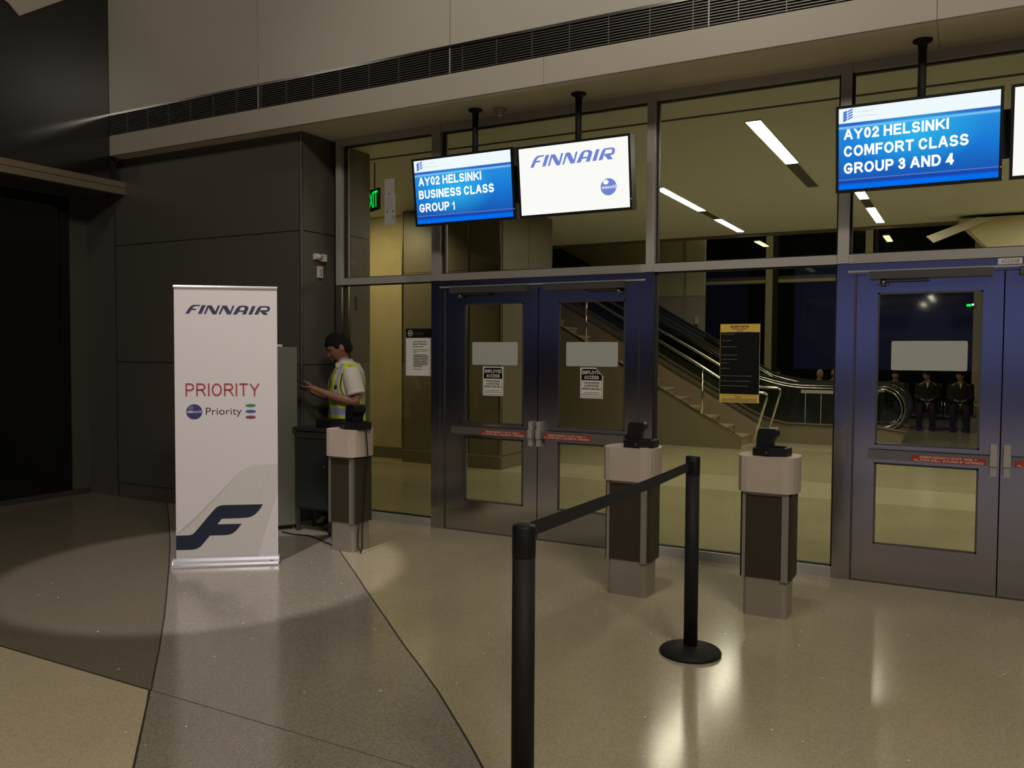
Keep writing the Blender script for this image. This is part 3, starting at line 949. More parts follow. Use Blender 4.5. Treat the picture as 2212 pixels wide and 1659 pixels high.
def leaf(door, x0, x1, gx0, gx1, hinge_left, stickers):
    mb = MB()
    hz = [(gx0, gx1, 0.285, 0.872), (gx0, gx1, 1.0, 2.085)]
    rframe(mb, x0, x1, 0.012, 2.212, hz, -0.05, -0.005)
    lf = mb.obj('door_leaf', M_steel, door)
    mb = MB()
    for (_, _, a, b) in hz:
        e = 0.012
        mb.box(gx0, gx0 + e, -0.056, -0.03, a, b).box(gx1 - e, gx1, -0.056, -0.03, a, b).box(gx0, gx1, -0.056, -0.03, a, a + e).box(gx0, gx1, -0.056, -0.03, b - e, b)
    mb.obj('glazing_bead', M_dsteel, lf)
    for (_, _, a, b) in hz:
        MB().box(gx0 + .003, gx1 - .003, -0.031, -0.024, a + .003, b - .003).obj('pane', M_glass, lf)
    # panic bar
    lx = x1 - 0.035 if hinge_left else x0 + 0.035
    b0, b1 = (x0 + 0.10, x1 - 0.03) if hinge_left else (x0 + 0.03, x1 - 0.10)
    mb = MB()
    mb.box(b0, b1, -0.115, -0.075, 0.902, 0.966).bevel(0.006)
    mb.box(b0 + 0.02, b0 + 0.07, -0.08, -0.049, 0.91, 0.958).box(b1 - 0.07, b1 - 0.02, -0.08, -0.049, 0.91, 0.958)
    mb.obj('panic_bar', M_bar, door)
    mb = MB()
    mb.box(lx - 0.022, lx + 0.022, -0.125, -0.049, 0.90, 0.975).box(lx - 0.019, lx + 0.019, -0.115, -0.049, 0.975, 1.045).box(lx - 0.019, lx + 0.019, -0.115, -0.049, 0.832, 0.90)
    mb.bevel(0.005)
    mb.obj('latch_case', M_steel2, door)
    # red alarm strip
    s0, s1 = (b1 - 0.50, b1 - 0.05) if hinge_left else (b0 + 0.05, b0 + 0.50)
    mb = MB()
    mb.box(s0, s1, -0.118, -0.1155, 0.904, 0.948, 0)
    T = lambda u, v, l=0.0: (u, -0.1188 - l, v)
    stroke_text(mb, 'EMERGENCY EXIT ONLY', T, s0 + 0.05, s1 - 0.05, 0.929, 0.944, 1, 0.16)
    stroke_text(mb, 'ALARM WILL SOUND IF OPENED', T, s0 + 0.012, s1 - 0.012, 0.908, 0.923, 1, 0.16)
    mb.obj('alarm_label', [M_signred, M_signtext], door, fix=False)
    # door closer
    c0, c1 = (x0 + 0.085, x1 - 0.07) if hinge_left else (x0 + 0.08, x1 - 0.10)
    MB().box(c0, c1, -0.13, -0.05, 2.178, 2.232).bevel(0.004).obj('door_closer', M_closer, door)
    ax = c0 + 0.09 if hinge_left else c1 - 0.06
    mb = MB()
    mb.box(min(ax, (c0 + c1) / 2), max(ax, (c0 + c1) / 2), -0.11, -0.10, 2.158, 2.172)
    mb.lathe((ax, -0.095, 2.13), [(0, 0), (0.018, 0), (0.02, 0.02), (0.014, 0.05), (0, 0.05)], 14)
    mb.box(ax - 0.035, ax + 0.035, -0.10, -0.05, 2.136, 2.150)
    mb.obj('closer_arm', M_dsteel, door)
    for kind, a, b, c, d in stickers:
        if kind == 'plate':
            mb = MB()
            pts = []
            r = 0.012
            for cx, cz, t0 in ((b - r, d - r, 0), (a + r, d - r, 90), (a + r, c + r, 180), (b - r, c + r, 270)):
                pts += [(cx + r * math.cos(math.radians(t0 + t)), cz + r * math.sin(math.radians(t0 + t))) for t in (0, 30, 60, 90)]
            mb.prism(pts, -0.038, -0.032, 'y')
            mb.obj('frosted_plate', M_plate, lf)
        else:
            mb = MB()
            H = d - c
            Wd = b - a
            if kind == 'sticker_torn':
                pts = [(a, c), (b, c), (b, d - 0.065), (b - 0.035, d - 0.045), (b - 0.065, d), (a, d)]
                mb.prism(pts, -0.034, -0.032, 'y', 0)
                mb.poly([(b, -0.0355, d - 0.065), (b - 0.065, -0.0355, d), (b - 0.048, -0.048, d - 0.048), (b - 0.02, -0.044, d - 0.058)], [(0, 1, 2), (0, 2, 3)], 3)
            else:
                mb.box(a, b, -0.034, -0.032, c, d, 0)
            e = 0.010
            T = lambda u, v, l=0.0: (u, -0.0346 - l, v)
            T2 = lambda u, v, l=0.0: (u, -0.0352 - l, v)
            cut = 0.06 if kind == 'sticker_torn' else 0.012
            blk = [(a + e, d - 0.415 * H), (b - e, d - 0.415 * H), (b - e, d - e - cut), (b - e - cut, d - e), (a + e + 0.012, d - e), (a + e, d - e - 0.012)]
            mb.poly([T(*p) for p in blk], [tuple(range(6))], 1)
            for (u0, u1, v0, v1) in ((a + e, a + e + .003, c + e, d - .42 * H), (b - e - .003, b - e, c + e, d - .42 * H), (a + e, b - e, c + e, c + e + .003)):
                mb.quad(T(u0, v0), T(u1, v0), T(u1, v1), T(u0, v1), 1)
            if kind == 'sticker_torn':
                stroke_text(mb, 'EMPLOYE', T2, a + 0.017, b - 0.036, d - 0.215 * H, d - 0.10 * H, 2, 0.20)
            else:
                stroke_text(mb, 'EMPLOYEE', T2, a + 0.017, b - 0.017, d - 0.215 * H, d - 0.10 * H, 2, 0.20)
            stroke_text(mb, 'ACCESS', T2, a + 0.038, b - 0.038, d - 0.375 * H, d - 0.26 * H, 2, 0.20)
            for t, (q0, q1), ins in (('FOR BOARDING', (0.53, 0.465), 0.032), ('& DEPARTING', (0.625, 0.56), 0.038), ('OPERATIONS ONLY', (0.725, 0.655), 0.016), ('CARD READER WORKING', (0.835, 0.80), 0.035), ('BOARDING OPERATIONS ONLY', (0.90, 0.865), 0.018)):
                stroke_text(mb, t, T, a + ins, b - ins, d - q0 * H, d - q1 * H, 1, 0.22 if q1 < 0.75 else 0.16)
            mb.obj('access_sticker', [M_paper, M_ink, M_paper, M_ink2], lf, fix=False)
    return lf


def door_pair(n, a, b, label, leafs):
    t = thing('door_%d' % n, ((a + b) / 2, 0, 0), label, None, kind='structure')
    MB().box(a, b, -0.06, 0.05, 2.216, 2.296).bevel(0.002).obj('door_head', M_steel, t)
    MB().box(a, b, -0.072, -0.058, 2.232, 2.246).obj('head_stop', M_steel2, t)
    for u0, u1 in ((a, a + 0.045), (b - 0.045, b)):
        MB().box(u0, u1, -0.06, 0.05, 0, 2.216).bevel(0.002).obj('jamb', M_steel, t)
    for u0, u1 in ((a + 0.045, a + 0.058), (b - 0.058, b - 0.045)):
        MB().box(u0, u1, -0.052, 0.05, 0, 2.216).obj('jamb_stop', M_dsteel, t)
    MB().box(a, b, -0.05, 0.05, 0, 0.01).obj('threshold', M_dsteel, t)
    MB().box(leafs[0][1] - 0.004, leafs[1][0] + 0.004, -0.012, -0.006, 0.012, 2.21).obj('meeting_seal', M_gasket, t)
    for L in leafs:
        leaf(t, *L)
    return t


door_pair(1, -4.31, -2.32, 'left double door of grey metal and glass with closers', [
    (-4.25, -3.302, -4.045, -3.440, True, [('plate', -3.974, -3.508, 1.530, 1.736), ('sticker', -3.864, -3.652, 1.254, 1.516)]),
    (-3.294, -2.38, -3.100, -2.495, False, [('plate', -3.034, -2.563, 1.530, 1.736), ('sticker_torn', -2.902, -2.694, 1.260, 1.520)])])
d2 = door_pair(2, -0.785, 1.19, 'right double door of grey metal and glass with closers', [
    (-0.725, 0.190, -0.585, 0.070, True, [('plate', -0.491, -0.014, 1.535, 1.742)]),
    (0.198, 1.13, 0.36, 0.99, False, [('plate', 0.43, 0.91, 1.535, 1.742)])])
door_pair(3, 2.725, 4.72, 'third double door of grey metal and glass', [
    (2.785, 3.718, 2.92, 3.56, True, []), (3.726, 4.66, 3.88, 4.50, False, [])])
mb = MB()
mb.box(0.150, 0.290, -0.0645, -0.061, 2.252, 2.292, 0)
put_text(mb, '42250B', lambda u, v, l=0.0: (u, -0.0652, v), 0.168, 0.272, 2.260, 2.284, 1, shear=0.2)
mb.obj('number_label', [M_paper, M_ink2], d2, fix=False)


# ------------------------------------------------------------------ hanging boarding monitors
def monitor(xa, za, xb, zb, label, kind, group, lines=None):
    """xa,xb outer edges, housing leaning forward at its top"""
    cx = (xa + xb) / 2
    t = thing('hanging_monitor', (cx, -0.29, zb), label, 'monitor', group)
    yt, ybot = -0.45, -0.382
    sx = 0.0

    def T(u, v, l=0.0):  # u across in metres from xa, v 0..1 up the face, l toward the hall
        y = ybot + (yt - ybot) * v
        ang = math.atan2(yt - ybot, za - zb)
        return (xa + u, y - l * math.cos(ang), zb + (za - zb) * v + l * math.sin(ang) * 1.0)
    W = xb - xa
    mb = MB()
    b = 0.018
    # housing: back box and bezel ring
    mb.poly([T(0, 0, 0), T(W, 0, 0), T(W, 1, 0), T(0, 1, 0), T(0, 0, -0.09), T(W, 0, -0.09), T(W, 1, -0.09), T(0, 1, -0.09)],
            [(0, 1, 2, 3), (7, 6, 5, 4), (0, 4, 5, 1), (1, 5, 6, 2), (2, 6, 7, 3), (3, 7, 4, 0)])
    bv = b / (za - zb)
    for (u0, u1, v0, v1) in ((0, b, 0, 1), (W - b, W, 0, 1), (b, W - b, 0, bv), (b, W - b, 1 - bv, 1)):
        mb.poly([T(u0, v0, 0), T(u1, v0, 0), T(u1, v1, 0), T(u0, v1, 0), T(u0, v0, 0.008), T(u1, v0, 0.008), T(u1, v1, 0.008), T(u0, v1, 0.008)],
                [(3, 2, 1, 0), (4, 5, 6, 7), (0, 1, 5, 4), (1, 2, 6, 5), (2, 3, 7, 6), (3, 0, 4, 7)])
    mb.obj('housing', M_black, t, fix=False)
    # screen
    bm = bmesh.new()
    vs = [bm.verts.new(T(u, v, 0.002)) for u, v in ((b, bv), (W - b, bv), (W - b, 1 - bv), (b, 1 - bv))]
    f = bm.faces.new(vs)
    uvl = bm.loops.layers.uv.new('UVMap')
    for lp, uv in zip(f.loops, ((0, 0), (1, 0), (1, 1), (0, 1))):
        lp[uvl].uv = uv
    s = MB(); s.bm.free(); s.bm = bm
    scr = s.obj('screen', {'blue1': M_scr1, 'blue3': M_scr3}.get(kind, M_scrwhite), t, fix=False)
    TS = lambda u, v, l=0.0: T(b + u * (W - 2 * b), bv + v * (1 - 2 * bv), 0.0035 + l)
    if kind == 'logo':
        mb = MB()
        put_logo(mb, TS, 0.105, 0.885, 0.70, 0.875)
        mb.obj('airline_wordmark', M_scrlogo, scr, fix=False)
        mb = MB()
        ball = fill_mesh([ellipse(0.817, 0.315, 0.070, 0.122)])
        mb.mesh(ball, lambda x, y, z: TS(x, y), 0)
        shine = fill_mesh([ellipse(0.795, 0.385, 0.024, 0.034)])
        mb.mesh(shine, lambda x, y, z: TS(x, y, 0.0006), 1)
        put_text(mb, 'oneworld', lambda u, v, l=0.0: TS(u, v, 0.0012), 0.756, 0.880, 0.288, 0.342, 1, bold=0.01)
        mb.obj('alliance_ball', [M_scrlogo, M_scrwhite], scr, fix=False)
    if kind.startswith('blue'):
        for (txt, u0, u1, v0, v1) in lines:
            mb = MB()
            stroke_text(mb, txt, TS, u0, u1, v0, v1, 0, 0.205)
            mb.obj('text_line', M_scrtext, scr, fix=False)
        mb = MB()
        # airport emblem: block of slanted bars
        for k in range(4):
            v = 0.855 + 0.031 * k
            mb.poly([TS(0.060, v), TS(0.092, v + 0.026), TS(0.092, v + 0.043), TS(0.060, v + 0.017)], [(0, 1, 2, 3)], 0)
            v -= 0.01
            mb.poly([TS(0.030, v - 0.012), TS(0.055, v + 0.012), TS(0.055, v + 0.036), TS(0.030, v + 0.018)], [(0, 1, 2, 3)], 0)
        put_text(mb, 'Los Angeles', TS, 0.105, 0.23, 0.925, 0.958, 1, shear=0.25)
        put_text(mb, 'World Airports', TS, 0.105, 0.26, 0.868, 0.902, 1, shear=0.25)
        mb.obj('airport_emblem', [M_scrlogo2, M_scrgrey], scr, fix=False)
    led = MB()
    p = T(W - 0.006, 0.14, 0.009)
    led.box(p[0] - 0.002, p[0] + 0.002, p[1] - 0.002, p[1] + 0.001, p[2] - 0.002, p[2] + 0.002)
    led.obj('status_light', M_led, t)
    return t


def ceiling_pole(t, x, ztop):
    mb = MB()
    mb.lathe((x, -0.29, ZS), [(0.0, 0), (0.062, 0), (0.060, -0.012), (0.040, -0.022), (0.029, -0.03), (0.028, -0.06)], 24)
    mb.obj('ceiling_flange', M_blackmetal, t)
    MB().tube([(x, -0.29, ZS - 0.02), (x, -0.29, ztop - 0.20)], 0.026, 16).obj('pole', M_blackmetal, t)
    MB().box(x - 0.10, x + 0.10, -0.375, -0.26, ztop - 0.42, ztop - 0.16).obj('bracket', M_blackmetal, t)


m1 = monitor(-4.352, 3.335, -3.345, 2.758, 'blue screen reading AY02 Helsinki Business Class Group 1', 'blue1', 'hanging boarding monitors',
             [('AY02 HELSINKI', 0.04, 0.70, 0.600, 0.735), ('BUSINESS CLASS', 0.035, 0.82, 0.395, 0.530), ('GROUP 1', 0.03, 0.415, 0.185, 0.320)])
ceiling_pole(m1, -3.799, 3.33)
m2 = monitor(-3.305, 3.325, -2.318, 2.758, 'white screen with the airline wordmark and a blue ball', 'logo', 'hanging boarding monitors')
ceiling_pole(m2, -2.824, 3.32)
m3 = monitor(-0.838, 3.325, 0.150, 2.755, 'blue screen reading AY02 Helsinki Comfort Class Group 3 and 4', 'blue3', 'hanging boarding monitors',
             [('AY02 HELSINKI', 0.035, 0.70, 0.615, 0.745), ('COMFORT CLASS', 0.035, 0.82, 0.405, 0.540), ('GROUP 3 AND 4', 0.035, 0.735, 0.195, 0.330)])
ceiling_pole(m3, -0.324, 3.32)
m4 = monitor(0.190, 3.325, 1.178, 2.755, 'white screen cut off by the right edge of the view', 'logo', 'hanging boarding monitors')
ceiling_pole(m4, 0.66, 3.32)
for a, b, t in ((-3.345, -3.305, m2), (0.150, 0.190, m4)):
    MB().box(a, b, -0.36, -0.31, 2.9, 3.2).obj('link_bracket', M_blackmetal, t)

# smoke detector
sd = thing('smoke_detector', (-3.598, -0.214, ZS), 'small white smoke detector on the soffit between the monitor poles', 'smoke detector')
MB().lathe((-3.598, -0.214, ZS), [(0, 0), (0.055, 0), (0.055, -0.012), (0.045, -0.03), (0.030, -0.034)], 24).obj('body', M_sensor2, sd)
MB().lathe((-3.598, -0.214, ZS - 0.032), [(0.028, 0), (0.026, -0.022), (0.018, -0.030), (0, -0.032)], 20).obj('sensing_head', M_sensor, sd)
MB().lathe((-3.598, -0.214, ZS - 0.044), [(0.0285, 0), (0.0285, -0.006)], 20).obj('vent_ring', M_ink, sd)

# sensors on the side of the brown block
X5 = -5.63
s1 = thing('wall_sensor', (X5, -0.25, 2.55), 'white round motion sensor with bracket high on the brown side wall', 'sensor')
MB().box(X5, X5 + 0.045, -0.215, -0.150, 2.525, 2.595).bevel(0.006).obj('bracket', M_sensor, s1)
mb = MB()
mb.tube([(X5 + 0.02, -0.21, 2.565), (X5 + 0.02, -0.30, 2.565)], 0.030, 18)
mb.bevel(0.008)
mb.obj('sensor_head', M_sensor, s1)
s2 = thing('wall_switch', (X5, -0.21, 2.37), 'small beige wall switch box below the round sensor', 'switch')
MB().box(X5, X5 + 0.025, -0.245, -0.185, 2.365, 2.475).bevel(0.005).obj('plate', M_sensor, s2)
MB().box(X5 + 0.025, X5 + 0.030, -0.228, -0.202, 2.39, 2.45).obj('rocker', M_sensor2, s2)


# ------------------------------------------------------------------ boarding podiums with scanners
def rrect(cx, cy, hx, hy, r, n=5):
    pts = []
    for sx, sy, t0 in ((1, 1, 0), (-1, 1, 90), (-1, -1, 180), (1, -1, 270)):
        for k in range(n + 1):
            t = math.radians(t0 + 90 * k / n)
            pts.append((cx + sx * (hx - r) + r * math.cos(t), cy + sy * (hy - r) + r * math.sin(t)))
    return pts


def podium(fx0, fx1, fy, depth, label):
    cx, cy = (fx0 + fx1) / 2, fy + depth / 2
    hx, hy = (fx1 - fx0) / 2, depth / 2
    t = thing('boarding_podium', (cx, cy, 0), label, 'podium', 'boarding pass podiums before the doors')
    MB().prism(rrect(cx, cy, hx - 0.004, hy - 0.004, 0.03, 4), 0, 0.26, 'z').obj('base', M_podbase, t)
    MB().box(cx - hx + 0.02, cx + hx - 0.02, cy - hy + 0.02, cy + hy - 0.02, 0.24, 0.80).obj('core', M_gasket, t)
    MB().box(cx - hx + 0.022, cx + hx - 0.042, cy - hy - 0.004, cy - hy + 0.02, 0.245, 0.762).obj('front_panel', M_podium, t)
    MB().box(cx - hx + 0.022, cx + hx - 0.042, cy + hy - 0.02, cy + hy + 0.004, 0.245, 0.762).obj('rear_panel', M_podium, t)
    for s in (-1, 1):
        MB().box(min(cx + s * (hx - 0.012), cx + s * (hx + 0.016)), max(cx + s * (hx - 0.012), cx + s * (hx + 0.016)), cy - hy + 0.012, cy + hy - 0.012, 0.24, 0.775).bevel(0.006).obj('side_panel', M_podium, t)
    for sx in (-1, 1):
        for sy in (-1, 1):
            x0 = cx - hx if sx < 0 else cx + hx - 0.040
            x1 = cx - hx + 0.020 if sx < 0 else cx + hx
            y0 = cy + sy * hy - 0.012
            MB().box(x0, x1, y0, y0 + 0.024, 0.235, 0.785).bevel(0.004).obj('corner_strip', M_podstrip, t)
    MB().box(cx - hx + 0.02, cx + hx - 0.02, cy - hy - 0.002, cy - hy + 0.02, 0.762, 0.785).obj('top_rail', M_podstrip, t)
    # hood: flat front, bulging rounded sides
    pts = []
    HX, HY = hx + 0.047, hy + 0.035
    ring = [(-HX * 0.60, -HY), (HX * 0.55, -HY)]
    for k in range(1, 9):
        a = -math.pi / 2 + math.pi * k / 9
        ring.append((HX * 0.55 + HX * 0.45 * math.cos(a) ** 0.75, HY * math.sin(a)))
    ring += [(HX * 0.55, HY), (-HX * 0.60, HY)]
    for k in range(1, 9):
        a = math.pi / 2 + math.pi * k / 9
        ring.append((-HX * 0.60 - HX * 0.40 * abs(math.cos(a)) ** 0.75, HY * math.sin(a)))
    pts = [(cx + p[0], cy + p[1]) for p in ring]
    mb = MB()
    mb.prism(pts, 0.785, 1.008, 'z')
    mb.bevel(0.004, 1, 0.9)
    mb.obj('hood', M_hood, t)
    return cx, cy


def scanner(cx, cy, label, mirror=1, big=1.0, rot=0.0):
    z = 1.0085
    t = thing('boarding_pass_scanner', (cx, cy, z), label, 'scanner', 'boarding pass scanners')
    ca, sa = math.cos(rot), math.sin(rot)
    T = lambda x, y, zz: (cx + (x * ca - y * sa) * big, cy + (x * sa + y * ca) * big, z + zz * big)
    mb = MB()
    pts = [(-0.105, 0.02), (-0.085, -0.085), (0.02, -0.105), (0.115, -0.05), (0.125, 0.045), (0.02, 0.10), (-0.08, 0.085)]
    mb.prism(pts, 0.0, 0.050, 'z', 0, T)
    mb.bevel(0.006)
    mb.obj('base_unit', M_black, t)
    mb = MB()
    m = mirror
    prof = [(-0.075, 0.045), (-0.075, 0.07), (-0.068, 0.15), (-0.055, 0.168), (0.035, 0.168), (0.048, 0.155), (0.050, 0.125), (0.030, 0.10), (0.018, 0.085), (0.018, 0.045)]
    mb.prism([(x, q) for x, q in prof], -0.045, 0.045, 'y', 0, T)
    mb.bevel(0.007)
    mb.obj('reader_head', M_black, t)
    mb = MB()
    mb.box(0.015, 0.095, -0.050, 0.035, 0.0505, 0.056, 0, T)
    mb.obj('reading_window', M_blackglass, t)
    mb = MB()
    mb.box(0.000, 0.013, -0.113, -0.095, 0.014, 0.034, 0, T)
    mb.obj('port', M_dsteel, t)
    return t


podium(-4.632, -4.378, -1.222, 0.225, 'left podium with grey stone hood by the attendant, black cable down its side')
podium(-2.152, -1.868, -1.250, 0.225, 'middle podium with speckled hood before the left double door')
podium(-1.235, -0.955, -1.250, 0.225, 'right podium with speckled hood before the wide window')
scanner(-1.965, -1.15, 'black scanner with raised head on the middle podium hood', rot=0.10)
scanner(-1.095, -1.15, 'black scanner with upright head on the right podium hood', rot=-0.05)
scl = scanner(-4.44, -1.11, 'wide black scanner on the left podium before the attendant', big=1.18, rot=-0.35)
MB().tube([(-4.36, -1.12, 1.03), (-4.31, -1.15, 1.02), (-4.283, -1.175, 0.97), (-4.275, -1.17, 0.80), (-4.30, -1.175, 0.60), (-4.315, -1.17, 0.40), (-4.315, -1.19, 0.2), (-4.30, -1.21, 0.06), (-4.31, -1.215, 0.012), (-4.345, -1.21, 0.05), (-4.366, -1.185, 0.15), (-4.362, -1.17, 0.25)], 0.0055, 8).obj('cable', M_black, scl)
tk = thing('paper_slip', (-1.90, -1.22, 1.009), 'small pale paper slip lying at the edge of the middle podium hood', 'paper')
MB().box(-1.925, -1.875, -1.245, -1.20, 1.009, 1.0115).obj('sheet', M_paper, tk)
tk2 = thing('cap_piece', (-1.06, -1.15, 1.177), 'small white plastic clip on top of the right scanner head', 'clip')
MB().box(-1.093, -1.045, -1.165, -1.150, 1.1775, 1.182).obj('clip', M_paper, tk2)


# ------------------------------------------------------------------ barrier posts and belt
def stanchion(x, y, label, belt_to=None):
    t = thing('barrier_post', (x, y, 0), label, 'barrier post', 'black barrier posts')
    MB().lathe((x, y, 0), [(0, 0), (0.165, 0), (0.168, 0.012), (0.160, 0.024), (0.10, 0.040), (0.05, 0.050), (0.0, 0.050)], 56).obj('base', M_blackmetal, t)
    prof = [(0.0, 0.05), (0.034, 0.05), (0.034, 1.045), (0.0375, 1.047), (0.0375, 1.086), (0.034, 1.092), (0, 1.092)]
    MB().lathe((x, y, 0), [(0.0, 0.045), (0.0378, 0.045), (0.0378, 1.0), (0.0, 1.0)], 32).obj('tube', M_blackmetal, t)
    MB().lathe((x, y, 0), [(0.0, 0.985), (0.0384, 0.985), (0.0388, 0.99), (0.0388, 1.083), (0.035, 1.089), (0.0, 1.089)], 36).obj('belt_cassette', M_black, t)
    return t


XR_, YR_ = -1.311, -2.098
XL_, YL_ = -1.258, -4.172
stanchion(XR_, YR_, 'black barrier post standing on its round base in full view')
tL = stanchion(XL_, YL_, 'near black barrier post cut off by the lower edge, belt clipped on')
d = (V((XR_, YR_, 0)) - V((XL_, YL_, 0))).normalized()
perp = V((-d.y, d.x, 0))
a = V((XL_, YL_, 0)) + d * 0.036 + perp * -0.008
b = V((XR_, YR_, 0)) - d * 0.036 + perp * 0.010
mb = MB()
N = 14
for k in range(N):
    s0, s1 = k / N, (k + 1) / N
    p0, p1 = a.lerp(b, s0), a.lerp(b, s1)
    zc = lambda s: 1.069 - 0.034 * s - 0.008 * math.sin(math.pi * s)
    hh = 0.0245
    for sd in (0,):
        q = [(p0, zc(s0) - hh), (p1, zc(s1) - hh), (p1, zc(s1) + hh), (p0, zc(s0) + hh)]
        th = perp * 0.0012
        vs = [V((p.x, p.y, z)) - th for p, z in q] + [V((p.x, p.y, z)) + th for p, z in q]
        mb.poly(vs, [(0, 1, 2, 3), (7, 6, 5, 4), (0, 4, 5, 1), (2, 6, 7, 3)])
mb.obj('belt', M_belt, tL)
c = V((XR_, YR_, 1.035)) - d * 0.036
MB().box(c.x - 0.014, c.x + 0.014, c.y - 0.014, c.y + 0.008, 1.010, 1.062).bevel(0.003).obj('belt_clip', M_black, tL)
MB().tube([(XL_ - 0.0195, YL_ - 0.0325, 1.06), (XL_ - 0.0185, YL_ - 0.032, 0.985)], 0.0012, 6).obj('seam_highlight_strip', M_dsteel, tL)

# ------------------------------------------------------------------ roll-up banner
B0 = V((-5.292, -2.21, 0)); BU = V((0.795, 0.607, 0)).normalized(); BN = V((BU.y, -BU.x, 0))  # BN points to the viewer
bn = thing('rollup_banner', (-4.99, -1.98, 0), 'tall white roll-up banner with red PRIORITY lettering and navy tail emblem', 'banner')


def TB(u, v, l=0.0):
    p = B0 + BU * u + BN * l
    return (p.x, p.y, v)


mb = MB()
mb.poly([TB(0.0, 0.05, 0), TB(0.7565, 0.05, 0), TB(0.7565, 2.125, 0), TB(0.0, 2.125, 0), TB(0.0, 0.05, -0.0015), TB(0.7565, 0.05, -0.0015), TB(0.7565, 2.125, -0.0015), TB(0.0, 2.125, -0.0015)],
        [(0, 1, 2, 3), (7, 6, 5, 4), (0, 4, 5, 1), (1, 5, 6, 2), (2, 6, 7, 3), (3, 7, 4, 0)])
sheet = mb.obj('banner_sheet', M_white, bn)
mb = MB()
prof = [(-0.014, 2.118), (0.006, 2.118), (0.008, 2.128), (0.004, 2.140), (-0.010, 2.140)]
mb.loft([[TB(-0.003, z, l) for l, z in prof], [TB(0.7600, z, l) for l, z in prof]], smooth=False)
mb.obj('top_rail', M_alu, bn)
prof = [(-0.075, 0.0), (0.075, 0.0), (0.078, 0.010), (0.066, 0.016), (0.058, 0.022), (0.050, 0.040), (0.030, 0.056), (0.004, 0.060), (-0.03, 0.058), (-0.06, 0.035)]
mb = MB()
mb.loft([[TB(-0.014, z, l) for l, z in prof], [TB(0.766, z, l) for l, z in prof]], smooth=False)
mb.obj('base_cassette', M_alu, bn)
for u in (-0.0155, 0.7665):
    prof2 = [(-0.078, 0.0), (0.080, 0.0), (0.070, 0.022), (0.050, 0.050), (0.020, 0.066), (-0.03, 0.066), (-0.066, 0.036)]
    MB().loft([[TB(u - 0.002, z, l) for l, z in prof2], [TB(u + 0.002, z, l) for l, z in prof2]], smooth=False).obj('end_cap', M_alu, bn)
mb = MB()
mb.poly([TB(0.700, 0.030, 0.0575), TB(0.730, 0.030, 0.0575), TB(0.730, 0.036, 0.0545), TB(0.700, 0.036, 0.0545)], [(0, 1, 2, 3)])
mb.obj('maker_mark', M_dsteel, bn, fix=False)
MB().tube([TB(0.38, 0.05, -0.02), TB(0.38, 2.12, -0.012)], 0.009, 8).obj('support_rod', M_alu, bn)
PL = 0.0012
mb = MB()
put_logo(mb, lambda u, v, l=0: TB(u, v, PL), LOGO_U[0], LOGO_U[1], LOGO_V[0], LOGO_V[1])
mb.obj('airline_wordmark', M_navy2, sheet, fix=False)
mb = MB()
stroke_text(mb, 'PRIORITY', lambda u, v, l=0: TB(u, v, PL), 0.0784, 0.6209, 1.2976, 1.3963, 0, 0.13, 0.17)
mb.obj('red_lettering', M_red, sheet, fix=False)
mb = MB()
put_text(mb, 'Priority', lambda u, v, l=0: TB(u, v, PL), 0.2255, 0.4892, 1.1386, 1.2105, 0, bold=-0.002)
mb.obj('grey_lettering', M_grey_pr, sheet, fix=False)
mb = MB()
mb.mesh(fill_mesh([ellipse(0.1405, 1.1795, 0.0589, 0.0575, 40)]), lambda x, y, z: TB(x, y, PL), 0)
mb.mesh(fill_mesh([ellipse(0.118, 1.209, 0.022, 0.016, 24)]), lambda x, y, z: TB(x, y, PL + 0.0005), 1)
put_text(mb, 'one', lambda u, v, l=0: TB(u, v, PL + 0.001), 0.088, 0.131, 1.169, 1.188, 2, bold=0.03)
put_text(mb, 'world', lambda u, v, l=0: TB(u, v, PL + 0.001), 0.133, 0.193, 1.169, 1.193, 2)
M_ball = mat('ball_print', (0.055, 0.05, 0.20), 0.5)
M_ball2 = mat('ball_print_highlight', (0.16, 0.16, 0.34), 0.5)
mb.obj('alliance_ball', [M_ball, M_ball2, M_white], sheet, fix=False)
mb = MB()
for i, (cv, mi) in enumerate(((1.2255, 0), (1.1802, 1), (1.1355, 2))):
    mb.mesh(fill_mesh([ellipse(0.556, cv, 0.039, 0.0125, 32)]), lambda x, y, z: TB(x, y, PL), mi)
mb.obj('gem_marks', [M_green_pr, M_blue_pr, M_maroon_pr], sheet, fix=False)
TAIL = [[0.0, 0.2319], [0.0937, 0.2322], [0.1040, 0.2335], [0.1152, 0.237], [0.1260, 0.2445], [0.1368, 0.2545], [0.1715, 0.2943], [0.2324, 0.3697], [0.2846, 0.4297], [0.2970, 0.4420], [0.3107, 0.4505], [0.3270, 0.4562], [0.3454, 0.4587], [0.642, 0.4593], [0.6243, 0.4287], [0.609, 0.4090], [0.5934, 0.3920], [0.5770, 0.3780], [0.5582, 0.3672], [0.5420, 0.3618], [0.5231, 0.359], [0.4707, 0.3557], [0.336, 0.3545], [0.3019, 0.3113], [0.4826, 0.3112], [0.4571, 0.2777], [0.4420, 0.2600], [0.4221, 0.2440], [0.4050, 0.2350], [0.3872, 0.2295], [0.3611, 0.2265], [0.2485, 0.2265], [0.2311, 0.2066], [0.1919, 0.1578], [0.1780, 0.1440], [0.1616, 0.1325], [0.1430, 0.1250], [0.1228, 0.1213], [0.0841, 0.1202], [0.0, 0.1210]]
mb = MB()
mb.mesh(fill_mesh([TAIL]), lambda x, y, z: TB(x + 0.0005, y, PL + 0.0012), 0)
mb.obj('tail_emblem', M_navy, sheet, fix=False)
mb = MB()
